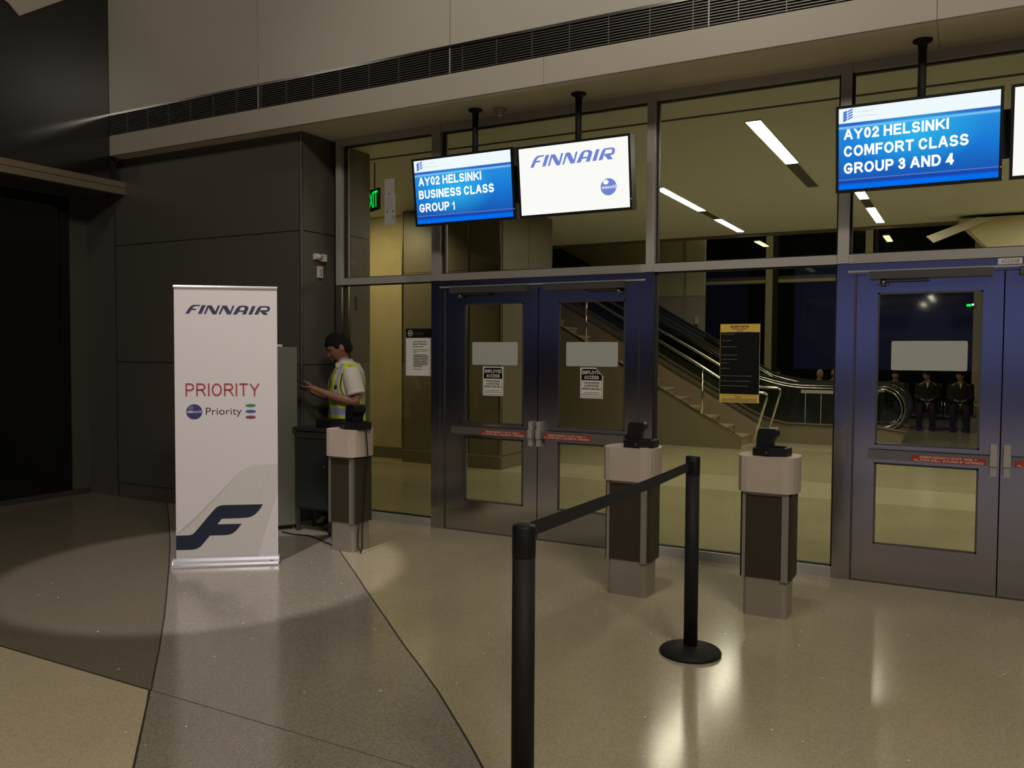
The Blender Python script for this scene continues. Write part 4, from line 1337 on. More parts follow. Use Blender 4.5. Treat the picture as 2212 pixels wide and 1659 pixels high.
mb.mesh(fill_mesh([[(0.001, 0.245), (0.14, 0.37), (0.30, 0.535), (0.40, 0.640), (0.455, 0.700), (0.50, 0.735), (0.5759, 0.7633), (0.7145, 0.7685), (0.7555, 0.7700), (0.7555, 0.5600), (0.660, 0.27), (0.6100, 0.064), (0.001, 0.064)]]), lambda x, y, z: TB(x, y, PL), 0)
mb.mesh(fill_mesh([[(0.001, 0.245), (0.14, 0.37), (0.30, 0.535), (0.40, 0.640), (0.455, 0.700), (0.435, 0.668), (0.31, 0.530), (0.15, 0.358), (0.02, 0.24)]]), lambda x, y, z: TB(x, y, PL + 0.0004), 1)
mb.mesh(fill_mesh([[(0.590, 0.48), (0.700, 0.735), (0.7025, 0.735), (0.5925, 0.48)]]), lambda x, y, z: TB(x, y, PL + 0.0004), 1)
mb.obj('fin_picture', [M_fin, M_fin2], sheet, fix=False)

# ------------------------------------------------------------------ counter and desk behind the banner
co = thing('tall_counter', (-5.65, -1.0, 0), 'tall grey laminate counter standing behind the white banner', 'counter')
c0 = V((-5.80, -1.33, 0)); c1 = V((-5.432, -0.742, 0)); cu = (c1 - c0).normalized(); cn = V((-cu.y, cu.x, 0)) * 1.0
L_ = (c1 - c0).length
TC = lambda u, v, z: tuple(c0 + cu * u + cn * v + V((0, 0, z)))
MB().box(0, L_, 0, 0.03, 0.045, 1.683, 0, TC).bevel(0.003).obj('front_panel', M_counter, co)
MB().box(0.02, L_ - 0.02, 0.03, 0.16, 0.06, 1.675, 0, TC).obj('carcass', M_counter, co)
for u in (0.05, L_ - 0.03):
    mb = MB()
    p = TC(u, 0.03, 0)
    mb.lathe((p[0], p[1], 0), [(0, 0), (0.02, 0), (0.02, 0.01), (0.008, 0.015), (0.008, 0.06), (0, 0.06)], 12)
    mb.obj('levelling_foot', M_dsteel, co)
pp = thing('paper_stack', (-5.52, -0.88, 1.683), 'small pale stack of cards on top of the tall grey counter', 'paper')
MB().box(L_ - 0.24, L_ - 0.13, 0.01, 0.09, 1.684, 1.706, 0, TC).obj('cards', M_paper, pp)
MB().box(L_ - 0.30, L_ - 0.25, 0.02, 0.07, 1.684, 1.730, 0, TC).obj('card_holder', M_tie, pp)

dk = thing('service_cabinet', (-5.2, -0.68, 0), 'low dark metal cabinet between the tall counter and the left podium', 'cabinet')
dx0, dx1, dy0, dy1 = -5.395, -4.985, -0.80, -0.56
MB().box(dx0 - 0.02, dx1 + 0.015, dy0 - 0.02, dy1 + 0.02, 0.925, 0.955).bevel(0.003).obj('worktop', M_desk, dk)
MB().box(dx0, dx1 - 0.03, dy0 + 0.004, dy1, 0.205, 0.925).obj('carcass', M_desk, dk)
MB().box(dx0 + 0.01, dx1 - 0.035, dy0 - 0.006, dy0 + 0.004, 0.86, 0.915).obj('drawer', M_deskmet, dk)
MB().box(dx0 + 0.01, dx1 - 0.035, dy0 - 0.005, dy0 + 0.004, 0.225, 0.85).obj('cabinet_door', M_desk, dk)
MB().lathe((dx1 - 0.065, dy0 - 0.008, 0.60), [(0, 0), (0.007, 0.002), (0.007, 0.014), (0, 0.016)], 10).obj('lock', M_chrome, dk)
for x_, y_ in ((dx0, dy0), (dx1 - 0.03, dy0), (dx0, dy1 - 0.03), (dx1 - 0.03, dy1 - 0.03)):
    MB().box(x_, x_ + 0.03, y_, y_ + 0.03, 0.0, 0.925).obj('leg', M_deskmet, dk)
pr = thing('label_printer', (-5.06, -0.68, 0.955), 'black device lying on the low dark cabinet before the attendant', 'device')
MB().box(-5.16, -4.985, -0.79, -0.60, 0.9555, 1.03).bevel(0.008).obj('body', M_black, pr)

fc = thing('floor_cable', (-5.1, -0.92, 0), 'thin black cable lying on the floor from the tall counter to the left podium', 'cable')
MB().tube([(-5.44, -0.93, 0.006), (-5.30, -0.96, 0.006), (-5.12, -0.93, 0.006), (-4.95, -0.99, 0.006), (-4.80, -1.07, 0.006), (-4.66, -1.12, 0.006)], 0.006, 8).obj('cord', M_black, fc)

# ------------------------------------------------------------------ figures
def skin_mesh(joints, edges, sub=2, T=None):
    """joints: {name: (x,y,z,r[,r2])}; returns mesh data of the grown surface"""
    names = list(joints)
    idx = {k: i for i, k in enumerate(names)}
    me = bpy.data.meshes.new('skin')
    me.from_pydata([T(*joints[k][:3]) if T else joints[k][:3] for k in names], [(idx[a], idx[b]) for a, b in edges], [])
    o = bpy.data.objects.new('skin', me)
    COL.objects.link(o)
    o.modifiers.new('s', 'SKIN')
    if not me.skin_vertices:
        bpy.context.view_layer.objects.active = o
    for i, k in enumerate(names):
        j = joints[k]
        sv = me.skin_vertices[0].data[i]
        sv.radius = (j[3], j[4] if len(j) > 4 else j[3])
        sv.use_root = (i == 0)
    s = o.modifiers.new('u', 'SUBSURF')
    s.levels = sub
    s.render_levels = sub
    dg = bpy.context.evaluated_depsgraph_get()
    dg.update()
    r = bpy.data.meshes.new_from_object(o.evaluated_get(dg))
    bpy.data.objects.remove(o)
    return r


def remesh(mb, voxel):
    me = bpy.data.meshes.new('r')
    bmesh.ops.triangulate(mb.bm, faces=mb.bm.faces)
    mb.bm.to_mesh(me)
    mb.bm.free()
    o = bpy.data.objects.new('r', me)
    COL.objects.link(o)
    m = o.modifiers.new('v', 'REMESH')
    m.mode = 'VOXEL'
    m.voxel_size = voxel
    m.use_smooth_shade = True
    s = o.modifiers.new('sm', 'SMOOTH')
    s.factor = 0.5
    s.iterations = 3
    dg = bpy.context.evaluated_depsgraph_get()
    dg.update()
    r = bpy.data.meshes.new_from_object(o.evaluated_get(dg))
    bpy.data.objects.remove(o)
    return r


def head_mesh(mb, T, tilt, cx, cz, s=1.0, face=True):
    """head looking along +x in the local frame; tilt bends it down about the neck"""
    ct, st = math.cos(tilt), math.sin(tilt)

    def H(x, y, z):
        X, Z = x * ct + z * st, -x * st + z * ct
        return T(cx + X * s, y * s, cz + Z * s)
    n, m = 28, 20
    rings = []
    for i in range(1, m):
        ph = math.pi * i / m
        zz = math.cos(ph)
        rg = []
        for k in range(n):
            th = 2 * math.pi * k / n
            x = math.sin(ph) * math.cos(th); y = math.sin(ph) * math.sin(th)
            X = x * (0.098 if x < 0 else 0.092); Y = y * 0.076; Z = zz * 0.122
            if zz < 0:
                t = -zz
                if x < 0:
                    X *= 1 - 0.45 * t * t; Z *= 1 - 0.12 * t * (-x)
                else:
                    X *= 1 + 0.10 * t
                Y *= 1 - 0.30 * t * t
            if face and x > 0.5:
                # brow, eye socket, lips, chin
                f = (x - 0.5) * 2
                X += f * (0.006 * math.exp(-((Z - 0.022) / 0.010) ** 2) - 0.008 * math.exp(-((Z - 0.0) / 0.012) ** 2) * min(1, abs(Y) / 0.02) + 0.006 * math.exp(-((Z + 0.065) / 0.008) ** 2) + 0.006 * math.exp(-((Z + 0.100) / 0.014) ** 2))
                X = min(X, 0.102)
            rg.append(H(X, Y, Z))
        rings.append(rg)
    mb.loft(rings, 0)
    if face:
        # nose wedge and ears
        mb.poly([H(0.088, 0, 0.012), H(0.115, 0, -0.030), H(0.110, 0, -0.042), H(0.085, 0.016, -0.040), H(0.085, -0.016, -0.040), H(0.08, 0.010, 0.010), H(0.08, -0.010, 0.010), H(0.07, 0, -0.045)],
                [(0, 1, 5), (0, 6, 1), (1, 3, 5), (1, 6, 4), (1, 2, 3), (1, 4, 2), (2, 7, 3), (2, 4, 7), (5, 3, 7), (6, 7, 4), (0, 5, 6), (5, 7, 6)])
        for sy in (-1, 1):
            mb.loft([[H(-0.008 + 0.020 * math.cos(a) * q, sy * (0.068 + 0.016 * j), -0.010 + 0.033 * math.sin(a) * q) for a in [2 * math.pi * k / 10 for k in range(10)]] for j, q in ((0, 0.6), (0.6, 1.0), (1, 0.85))])
    return H


def hair_cap(mb, H, full=False, long=False):
    n, m = 30, 14
    rings = []
    for i in range(1, m + 1):
        ph = math.pi * 0.70 * i / m
        zz = math.cos(ph)
        rg = []
        for k in range(n):
            th = 2 * math.pi * k / n
            x = math.sin(ph) * math.cos(th); y = math.sin(ph) * math.sin(th)
            X = x * (0.108 if x < 0 else 0.101); Y = y * 0.0825; Z = zz * 0.130
            # hairline: raise the front, sides stop above the ears
            lim = 0.052 + 0.006 * math.sin(y * 14) if x > 0.62 else (0.035 if x > 0.40 else (-0.005 if x > 0.0 else (0.016 if x > -0.22 else -0.085)))
            if Z < lim:
                Z = lim + (Z - lim) * 0.05
                k2 = 0.955
                X *= k2; Y *= k2
            j = noise.noise(V((X * 75, Y * 75, Z * 40))) * 0.006
            rg.append(H(X + j, Y + j, Z + j))
        rings.append(rg)
    top = H(0, 0, 0.134)
    R = [[mb.bm.verts.new(p) for p in rg] for rg in rings]
    tv = mb.bm.verts.new(top)
    for k in range(n):
        f = mb.bm.faces.new([tv, R[0][k], R[0][(k + 1) % n]]); f.smooth = True
    for i in range(len(R) - 1):
        for k in range(n):
            f = mb.bm.faces.new([R[i][k], R[i][(k + 1) % n], R[i + 1][(k + 1) % n], R[i + 1][k]]); f.smooth = True
    f = mb.bm.faces.new(R[-1][::-1])


def finger(mb, pts, r, T):
    mb.tube([T(*p) for p in pts], [r, r * 0.95, r * 0.85, r * 0.6][:len(pts)], 8)
    e = T(*pts[-1])


def torso_rings(T, levels, n=24, p=2.4):
    out = []
    for (z, cx, cy, hx, hy) in levels:
        rg = []
        for k in range(n):
            a = 2 * math.pi * k / n
            c, s = math.cos(a), math.sin(a)
            rg.append(T(cx + hx * math.copysign(abs(c) ** (2 / p), c), cy + hy * math.copysign(abs(s) ** (2 / p), s), z))
        out.append(rg)
    return out


# --- the attendant: stands behind the left podium, head bowed over a phone
PX, PY = -5.185, -0.33
_yaw = math.radians(230)        # he looks to the picture's left and a little toward us
cyw, syw = math.cos(_yaw), math.sin(_yaw)
KP = 1.08
TP = lambda x, y, z: (PX + (x * cyw - y * syw) * KP, PY + (x * syw + y * cyw) * KP, z)
per = thing('person', (PX, PY, 0), 'attendant in yellow hi-vis vest and white shirt, head bowed over a phone', 'person')
J = {
    'pelvis': (0.0, 0, 0.98, 0.13, 0.12), 'waist': (0.01, 0, 1.12, 0.12, 0.11), 'chest': (0.0, 0, 1.30, 0.11, 0.11), 'neck0': (0.0, 0, 1.465, 0.065, 0.065), 'neck1': (0.03, 0, 1.56, 0.060, 0.060), 'head0': (0.05, 0, 1.63, 0.06, 0.06),
    'shl': (0.0, 0.165, 1.445, 0.050, 0.050), 'ell': (-0.05, 0.235, 1.175, 0.047, 0.045), 'fal': (0.11, 0.200, 1.215, 0.045, 0.042), 'wrl': (0.265, 0.115, 1.285, 0.027, 0.024), 'pal': (0.33, 0.085, 1.315, 0.030, 0.018),
    'shr': (0.0, -0.165, 1.445, 0.050, 0.050), 'elr': (-0.01, -0.24, 1.175, 0.047, 0.045), 'far': (0.12, -0.19, 1.20, 0.043, 0.04), 'wrr': (0.26, -0.07, 1.245, 0.027, 0.024), 'par': (0.325, -0.02, 1.275, 0.030, 0.018),
    'hl': (0, 0.09, 0.93, 0.10, 0.10), 'knl': (0.02, 0.10, 0.50, 0.062, 0.062), 'anl': (-0.02, 0.11, 0.09, 0.042, 0.042), 'tol': (0.13, 0.12, 0.035, 0.038, 0.03),
    'hr': (0, -0.09, 0.93, 0.10, 0.10), 'knr': (0.02, -0.10, 0.50, 0.062, 0.062), 'anr': (-0.02, -0.11, 0.09, 0.042, 0.042), 'tor': (0.13, -0.12, 0.035, 0.038, 0.03)}
E = [('pelvis', 'waist'), ('waist', 'chest'), ('chest', 'neck0'), ('neck0', 'neck1'), ('neck1', 'head0'), ('neck0', 'shl'), ('shl', 'ell'), ('ell', 'fal'), ('fal', 'wrl'), ('wrl', 'pal'),
     ('neck0', 'shr'), ('shr', 'elr'), ('elr', 'far'), ('far', 'wrr'), ('wrr', 'par'), ('pelvis', 'hl'), ('hl', 'knl'), ('knl', 'anl'), ('anl', 'tol'), ('pelvis', 'hr'), ('hr', 'knr'), ('knr', 'anr'), ('anr', 'tor')]
me = skin_mesh(J, E, 2, TP)
mb = MB()
mb.mesh(me, lambda x, y, z: (x, y, z))
H = head_mesh(mb, TP, math.radians(26), 0.075, 1.685, 1.10)
# fingers: near (left) hand holds the phone from below, thumb on top
for k, (dy, ln) in enumerate(((0.028, 0.95), (0.010, 1.05), (-0.008, 1.0), (-0.025, 0.8))):
    finger(mb, [(0.335, 0.085 + dy * 0.8, 1.312), (0.370, 0.075 + dy, 1.318 - 0.006 * k), (0.395, 0.055 + dy, 1.318 - 0.006 * k), (0.400, 0.035 + dy, 1.338 - 0.004 * k)], 0.0092 * ln, TP)
finger(mb, [(0.318, 0.075, 1.325), (0.340, 0.055, 1.350), (0.365, 0.035, 1.362), (0.385, 0.020, 1.362)], 0.0105, TP)
for k, (dy, ln) in enumerate(((0.025, 0.9), (0.008, 1.0), (-0.010, 0.95), (-0.026, 0.8))):
    finger(mb, [(0.335, -0.02 + dy * 0.8, 1.275), (0.372, -0.008 + dy, 1.292 - 0.004 * k), (0.395, 0.002 + dy, 1.305 - 0.004 * k), (0.408, 0.004 + dy, 1.322 - 0.004 * k)], 0.009 * ln, TP)
finger(mb, [(0.315, -0.015, 1.290), (0.335, -0.012, 1.325), (0.358, -0.002, 1.352), (0.375, 0.006, 1.362)], 0.0105, TP)
body = remesh(mb, 0.0062)
mb = MB()
mb.mesh(body, lambda x, y, z: (x, y, z))
for f in mb.bm.faces:
    f.smooth = True
body_o = mb.obj('body', M_skin, per, fix=False)
mb = MB()
hair_cap(mb, H)
mb.obj('hair', M_hair, per)
for sy in (-1, 1):
    rr = lambda x_, w_, z_, h_: [H(x_, sy * 0.030 + w_ * math.cos(a), z_ + h_ * math.sin(a)) for a in [2 * math.pi * k / 8 for k in range(8)]]
    MB().loft([rr(0.0895, 0.013, 0.024, 0.003), rr(0.096, 0.012, 0.025, 0.003)]).obj('eyebrow', M_hair, per)
    MB().loft([rr(0.084, 0.012, 0.003, 0.0035), rr(0.090, 0.011, 0.003, 0.003)]).obj('eyelid', M_hair, per)
mb = MB()
mb.loft([[H(0.094, 0.020 * math.cos(a), -0.066 + 0.0045 * math.sin(a)) for a in [2 * math.pi * k / 10 for k in range(10)]], [H(0.1015, 0.016 * math.cos(a), -0.066 + 0.004 * math.sin(a)) for a in [2 * math.pi * k / 10 for k in range(10)]]])
mb.obj('lips', mat('lips', (0.30, 0.10, 0.08), 0.5), per)
# phone
ph = thing('phone', TP(0.385, 0.03, 1.33), 'dark phone held up in both hands of the attendant', 'phone')
d1 = V((0.84, -0.10, 0.52)).normalized()
side = V((0.10, 0.99, 0.0)).normalized()
nrm = d1.cross(side).normalized()
mb = MB()
cP = V((0.405, 0.030, 1.350))
mb.box(-0.078, 0.078, -0.037, 0.037, -0.0045, 0.0045, 0, lambda a_, b_, c_: TP(*(cP + d1 * a_ + side * b_ + nrm * c_)))
mb.bevel(0.003)
mb.obj('case', M_black, ph)
mb = MB()
mb.box(-0.070, 0.070, -0.033, 0.033, 0.0046, 0.0052, 0, lambda a_, b_, c_: TP(*(cP + d1 * a_ + side * b_ - nrm * c_)))
mb.obj('screen', M_blackglass, ph)
# trousers and shoes
mb = MB()
mb.mesh(skin_mesh({'p': (0, 0, 0.985, 0.155, 0.135), 'w': (0, 0, 1.045, 0.150, 0.130), 'hl': (0, 0.09, 0.90, 0.118), 'kl': (0.02, 0.10, 0.50, 0.082), 'al': (-0.015, 0.11, 0.085, 0.066), 'hr': (0, -0.09, 0.90, 0.118), 'kr': (0.02, -0.10, 0.50, 0.082), 'ar': (-0.015, -0.11, 0.085, 0.066)},
                  [('p', 'w'), ('p', 'hl'), ('hl', 'kl'), ('kl', 'al'), ('p', 'hr'), ('hr', 'kr'), ('kr', 'ar')], 2, TP), lambda x, y, z: (x, y, z))
mb.obj('trousers', M_trous, per)
for sy in (-1, 1):
    mb = MB()
    mb.loft([[TP(x_, sy * 0.115 + w_ * math.cos(a), max(0.0, h_ * (0.5 + 0.5 * math.sin(a)))) for a in [2 * math.pi * k / 12 for k in range(12)]] for x_, w_, h_ in ((-0.085, 0.025, 0.06), (-0.07, 0.040, 0.10), (0.0, 0.045, 0.11), (0.08, 0.048, 0.085), (0.15, 0.045, 0.06), (0.185, 0.02, 0.035))])
    mb.obj('shoe', M_black, per)
# shirt: trunk plus short sleeves
mb = MB()
mb.loft(torso_rings(TP, [(1.00, 0.0, 0, 0.135, 0.175), (1.10, 0.005, 0, 0.130, 0.170), (1.25, 0.01, 0, 0.138, 0.185), (1.40, 0.0, 0, 0.135, 0.205), (1.475, -0.005, 0, 0.112, 0.190), (1.52, -0.005, 0, 0.088, 0.125), (1.545, 0.0, 0, 0.074, 0.080)]))
for sy in (1, -1):
    sh = V((0.0, sy * 0.160, 1.460)); el = V((-0.05 if sy > 0 else -0.01, sy * 0.240, 1.175))
    p = [sh.lerp(el, t_) for t_ in (-0.1, 0.15, 0.35, 0.55, 0.72, 0.76)]
    mb.tube([TP(*q) for q in p], [0.072, 0.088, 0.088, 0.086, 0.083, 0.078], 18)
me = remesh(mb, 0.008)
mb = MB(); mb.mesh(me, lambda x, y, z: (x, y, z))
for v in mb.bm.verts:
    q = noise.noise(V(v.co) * 16)
    v.co += V(v.normal) * 0.0
for f in mb.bm.faces:
    f.smooth = True
mb.obj('shirt', M_shirt, per, fix=False)
# sleeve cuffs
for sy in (1, -1):
    sh = V((0.0, sy * 0.160, 1.460)); el = V((-0.05 if sy > 0 else -0.01, sy * 0.240, 1.175))
    MB().tube([TP(*sh.lerp(el, 0.66)), TP(*sh.lerp(el, 0.765))], [0.0850, 0.0865], 20).obj('cuff', M_shirt, per)
# collar
mb = MB()
rg = []
for lv_, (cx_, z_, hx, hy) in enumerate(((0.005, 1.520, 0.076, 0.082), (0.018, 1.575, 0.064, 0.068))):
    rg.append([TP(cx_ + hx * math.cos(2 * math.pi * k / 20), hy * math.sin(2 * math.pi * k / 20), z_ + (-0.022 if lv_ == 1 and k in (0, 1, 19) else 0) + (-0.03 if lv_ == 0 and k in (0,) else 0)) for k in range(20)])
mb.loft(rg, cap=False)
mb.loft([rg[1], [TP(0.018 + 0.088 * math.cos(2 * math.pi * k / 20), 0.094 * math.sin(2 * math.pi * k / 20), 1.525 + (-0.035 if k in (1, 2, 18, 19) else 0)) for k in range(20)]], cap=False)
mb.obj('collar', M_shirt, per)
# tie
mb = MB()
tie = [(0.086, 1.505, 0.020), (0.104, 1.480, 0.014), (0.118, 1.42, 0.022), (0.140, 1.33, 0.030), (0.148, 1.24, 0.034), (0.148, 1.20, 0.004)]
mb.loft([[TP(x_, w_, z_), TP(x_ + 0.008, 0, z_), TP(x_, -w_, z_), TP(x_ - 0.008, 0, z_)] for x_, z_, w_ in tie])
mb.obj('tie', M_tie, per)
# hi-vis vest: shell with an open V front and arm holes
def vest_pt(a, z, grow=0.0):
    """point of the vest's surface at angle a (0 = front) and height z"""
    lev = [(0.98, 0.0, 0.160, 0.200), (1.10, 0.005, 0.152, 0.192), (1.25, 0.012, 0.158, 0.200), (1.38, 0.005, 0.156, 0.212), (1.455, -0.004, 0.138, 0.200), (1.505, -0.008, 0.112, 0.158), (1.535, -0.012, 0.092, 0.104)]
    for (z0, c0_, a0, b0), (z1, c1_, a1, b1) in zip(lev, lev[1:]):
        if z <= z1:
            t_ = max(0.0, (z - z0) / (z1 - z0))
            cx_, hx, hy = c0_ + (c1_ - c0_) * t_, a0 + (a1 - a0) * t_, b0 + (b1 - b0) * t_
            break
    else:
        cx_, hx, hy = lev[-1][1:]
    c_, s_ = math.cos(a), math.sin(a)
    p_ = 2.4
    wv = 0.003 * math.sin(a * 9 + z * 11)
    return TP(cx_ + (hx + grow + wv) * math.copysign(abs(c_) ** (2 / p_), c_), (hy + grow + wv) * math.copysign(abs(s_) ** (2 / p_), s_), z)


NA, NZ = 96, 44
zl = [0.98 + (1.535 - 0.98) * j / NZ for j in range(NZ + 1)]


def vest_keep(a, z):
    a = (a + math.pi) % (2 * math.pi) - math.pi
    aa = abs(a)
    # V opening in front
    if z > 1.20 and aa < math.radians(4 + (z - 1.20) * 88):
        return False
    # arm hole: ellipse around the side
    if z > 1.20 and ((aa - math.radians(93)) / math.radians(31 + (z > 1.42) * 4)) ** 2 + ((z - 1.360) / 0.140) ** 2 < 1:
        return False
    return True


mb = MB()
grid = {}
for j, z_ in enumerate(zl):
    for i in range(NA):
        a_ = 2 * math.pi * i / NA
        grid[(i, j)] = mb.bm.verts.new(vest_pt(a_, z_))
for j in range(NZ):
    for i in range(NA):
        a_ = 2 * math.pi * (i + 0.5) / NA
        z_ = (zl[j] + zl[j + 1]) / 2
        if not vest_keep(a_, z_):
            continue
        a2 = abs((a_ + math.pi) % (2 * math.pi) - math.pi)
        mi = 0
        if 1.055 < z_ < 1.125:
            mi = 1
        # shoulder-to-waist straps in front and behind the arm hole
        for c_a in (46, 137):
            if abs(math.degrees(a2) - c_a) < (6.5 if z_ < 1.44 else 9) and z_ > 1.12:
                mi = 1
        # black edging
        for (da, dz) in ((2 * math.pi / NA, 0), (-2 * math.pi / NA, 0), (0, 0.012), (0, -0.012)):
            if z_ + dz > 1.19 and z_ + dz < 1.50 and not vest_keep(a_ + da, z_ + dz):
                mi = 2
        if a2 < math.radians(3) and z_ < 1.21:
            mi = 2
        f = mb.bm.faces.new([grid[(i, j)], grid[((i + 1) % NA, j)], grid[((i + 1) % NA, j + 1)], grid[(i, j + 1)]])
        f.material_index = mi
        f.smooth = True
for v in [v for v in mb.bm.verts if not v.link_faces]:
    mb.bm.verts.remove(v)
mb.obj('vest', [M_vest, M_reflect, M_piping], per)
# badge holder on the chest
bp = V(vest_pt(math.radians(50), 1.30, 0.012))
q0 = V(vest_pt(math.radians(40), 1.30, 0.010)); q1 = V(vest_pt(math.radians(58), 1.30, 0.010))
dq = (q1 - q0)
mb = MB()
out = (V(TP(1, 1.2, 0)) - V(TP(0, 0, 0))).normalized() * 0.006
mb.poly([q0, q1, q1 + V((0, 0, -0.10)), q0 + V((0, 0, -0.10)), q0 + out, q1 + out, q1 + out + V((0, 0, -0.10)), q0 + out + V((0, 0, -0.10))], [(0, 1, 2, 3), (4, 5, 6, 7), (0, 1, 5, 4), (1, 2, 6, 5), (2, 3, 7, 6), (3, 0, 4, 7)])
mb.obj('badge', M_reflect, per)
mb = MB()
mb.tube([q0.lerp(q1, .5) + out + V((0, 0, 0.035)), q0.lerp(q1, .5) + out + V((0, 0, 0.0))], 0.012, 8)
mb.obj('badge_clip', M_black, per)


# ------------------------------------------------------------------ the corridor beyond the glass
YW = 3.6
wi = thing('wall_inner', (-6.5, YW, 0), 'brown panelled inner wall and pier beyond the glass', None, kind='structure')
zi = [0.19, 1.512, 2.80, 3.70]
xi = [-7.40, -6.86, -6.255, -5.715]
for a, b in zip(xi, xi[1:]):
    for z0, z1 in zip(zi, zi[1:]):
        MB().box(a + 0.012, b - 0.012, YW, YW + 0.03, z0 + 0.003, z1 - 0.003).obj('wall_panel', M_brown2, wi)
for a in (3.62, 4.40):
    for z0, z1 in zip(zi, zi[1:]):
        MB().box(-5.745, -5.715, a + 0.01, a + 0.78, z0 + 0.003, z1 - 0.003).obj('wall_panel', M_brown2, wi)
MB().box(-7.40, -5.745, YW + 0.03, 5.18, 0, 3.70).obj('core', M_gasket, wi)
MB().box(-7.40, -5.71, YW - 0.015, YW + 0.03, 0, 0.185).box(-5.745, -5.705, YW, 5.18, 0, 0.185).obj('skirting', M_brown2, wi)
MB().box(-7.40, -5.71, YW - 0.017, YW + 0.0, 0.183, 0.190).obj('skirting_bead', M_steel2, wi)
for x_ in (-7.40, -6.86, -6.255, -5.745):
    MB().box(x_ - 0.008, x_ + 0.012, YW - 0.012, YW + 0.02, 0.19, 3.70).obj('corner_strip', M_steel, wi)
MB().box(-5.735, -5.712, 5.165, 5.19, 0.19, 3.70).obj('corner_strip', M_steel, wi)
wc = thing('wall_concrete', (-8.3, 3.88, 0), 'lit concrete wall seen through the left side light', None, kind='structure')
MB().box(-9.6, -7.40, 3.88, 4.0, 0, 3.70).obj('concrete_face', M_conc, wc)
MB().box(-9.6, -7.40, 3.86, 3.88, 0, 0.17).obj('skirting', M_brown2, wc)
MB().box(-9.7, -9.6, 0.46, 4.0, 0, 3.70).obj('side_face', M_conc, wc)
MB().box(-9.7, -5.66, 0.40, 0.46, 0, 3.70).obj('rear_of_block', M_brown2, wc)
YRET = 0.40
for z0, z1 in ((0, 1.512), (1.512, 2.80), (2.80, 3.68)):
    MB().box(-5.66, -5.487, 0.085, YRET, z0 + 0.003, z1 - 0.003).obj('return_panel', M_brown2, wc)
MB().box(-5.487, -5.483, 0.16, 0.185, 2.06, 2.20).obj('lock_slot', M_gasket, wc)

# ceiling
ceil = thing('ceiling', (-2, 4, 3.70), 'pale corridor ceiling with recessed light slots', None, kind='structure')
MB().box(-9.7, 9, 0.067, 0.57, 3.68, 3.74).obj('perimeter_strip', M_ceil, ceil)
MB().box(-9.7, 9, 0.57, 0.645, 3.684, 3.74).obj('ceiling_slot', mat('slot_shadow', (0.025, 0.025, 0.02), 0.7), ceil)
# main ceiling with gaps for light slots is laid as long strips
slots = [(-1.795, -1.665, 1.0, 4.35), (-3.50, -3.36, 3.35, 7.85), (-1.335, -1.215, 4.75, 7.80), (-6.35, -6.22, 1.0, 3.3), (1.0, 1.13, 1.0, 7.8), (3.6, 3.73, 1.0, 7.8)]
MB().box(-9.7, 9, 0.635, 8.15, 3.705, 3.80).obj('ceiling_field', M_ceil, ceil)
MB().box(-9.7, 9, 8.15, 8.25, 3.66, 6.3).obj('bulkhead', M_brown2, ceil)
hce = thing('ceiling', (-2, 13, 6.2), 'dark high ceiling beyond the corridor bulkhead', None, kind='structure')
MB().box(-9.7, 9, 8.26, 18, 6.2, 6.3).obj('high_ceiling', M_night, hce)


def slot_light(x0, x1, y0, y1, label, m=None, z=3.705, off=False):
    t = thing('slot_light', ((x0 + x1) / 2, (y0 + y1) / 2, z - 0.012), label, 'ceiling light', 'ceiling slot lights')
    mb = MB()
    for (a, b, c_, d_) in ((x0 - .008, x0, y0, y1), (x1, x1 + .008, y0, y1), (x0, x1, y0 - .008, y0), (x0, x1, y1, y1 + .008)):
        mb.box(a, b, c_, d_, z - 0.012, z + 0.001)
    mb.obj('frame', M_ceil, t)
    MB().box(x0, x1, y0, y1, z - 0.006, z - 0.001).obj('diffuser', M_slotoff if off else (m or M_slot), t)
    return t


slot_light(-1.795, -1.665, 1.02, 2.88, 'long bright slot light nearest the glass above the wide window')
slot_light(-1.805, -1.675, 2.90, 4.33, 'unlit dark slot continuing the nearest bright slot', off=True)
slot_light(-3.50, -3.385, 3.55, 5.44, 'bright slot light second in the left row')
slot_light(-3.50, -3.385, 5.46, 6.28, 'short unlit slot between the two left row lights', off=True)
slot_light(-3.50, -3.385, 6.30, 7.78, 'bright slot light farthest in the left row')
slot_light(-1.33, -1.215, 4.62, 5.47, 'short bright slot light peeking out below the right monitor')
slot_light(-1.33, -1.215, 5.49, 6.20, 'unlit slot between the two lights below the right monitor', off=True)
slot_light(-1.33, -1.215, 6.22, 7.74, 'bright slot light below the right monitor, farther one')
slot_light(1.5, 1.63, 2.0, 4.2, 'slot light beyond the right double door')
slot_light(1.5, 1.63, 5.0, 7.2, 'slot light far beyond the right double door')

# exit sign behind the glass
ex = thing('exit_sign', (-5.80, 0.80, 3.18), 'green lit EXIT sign behind the left side light', 'sign')
ud = V((0.80, 0.6, 0)).normalized()
pe = V((-5.727, 0.775, 3.20))
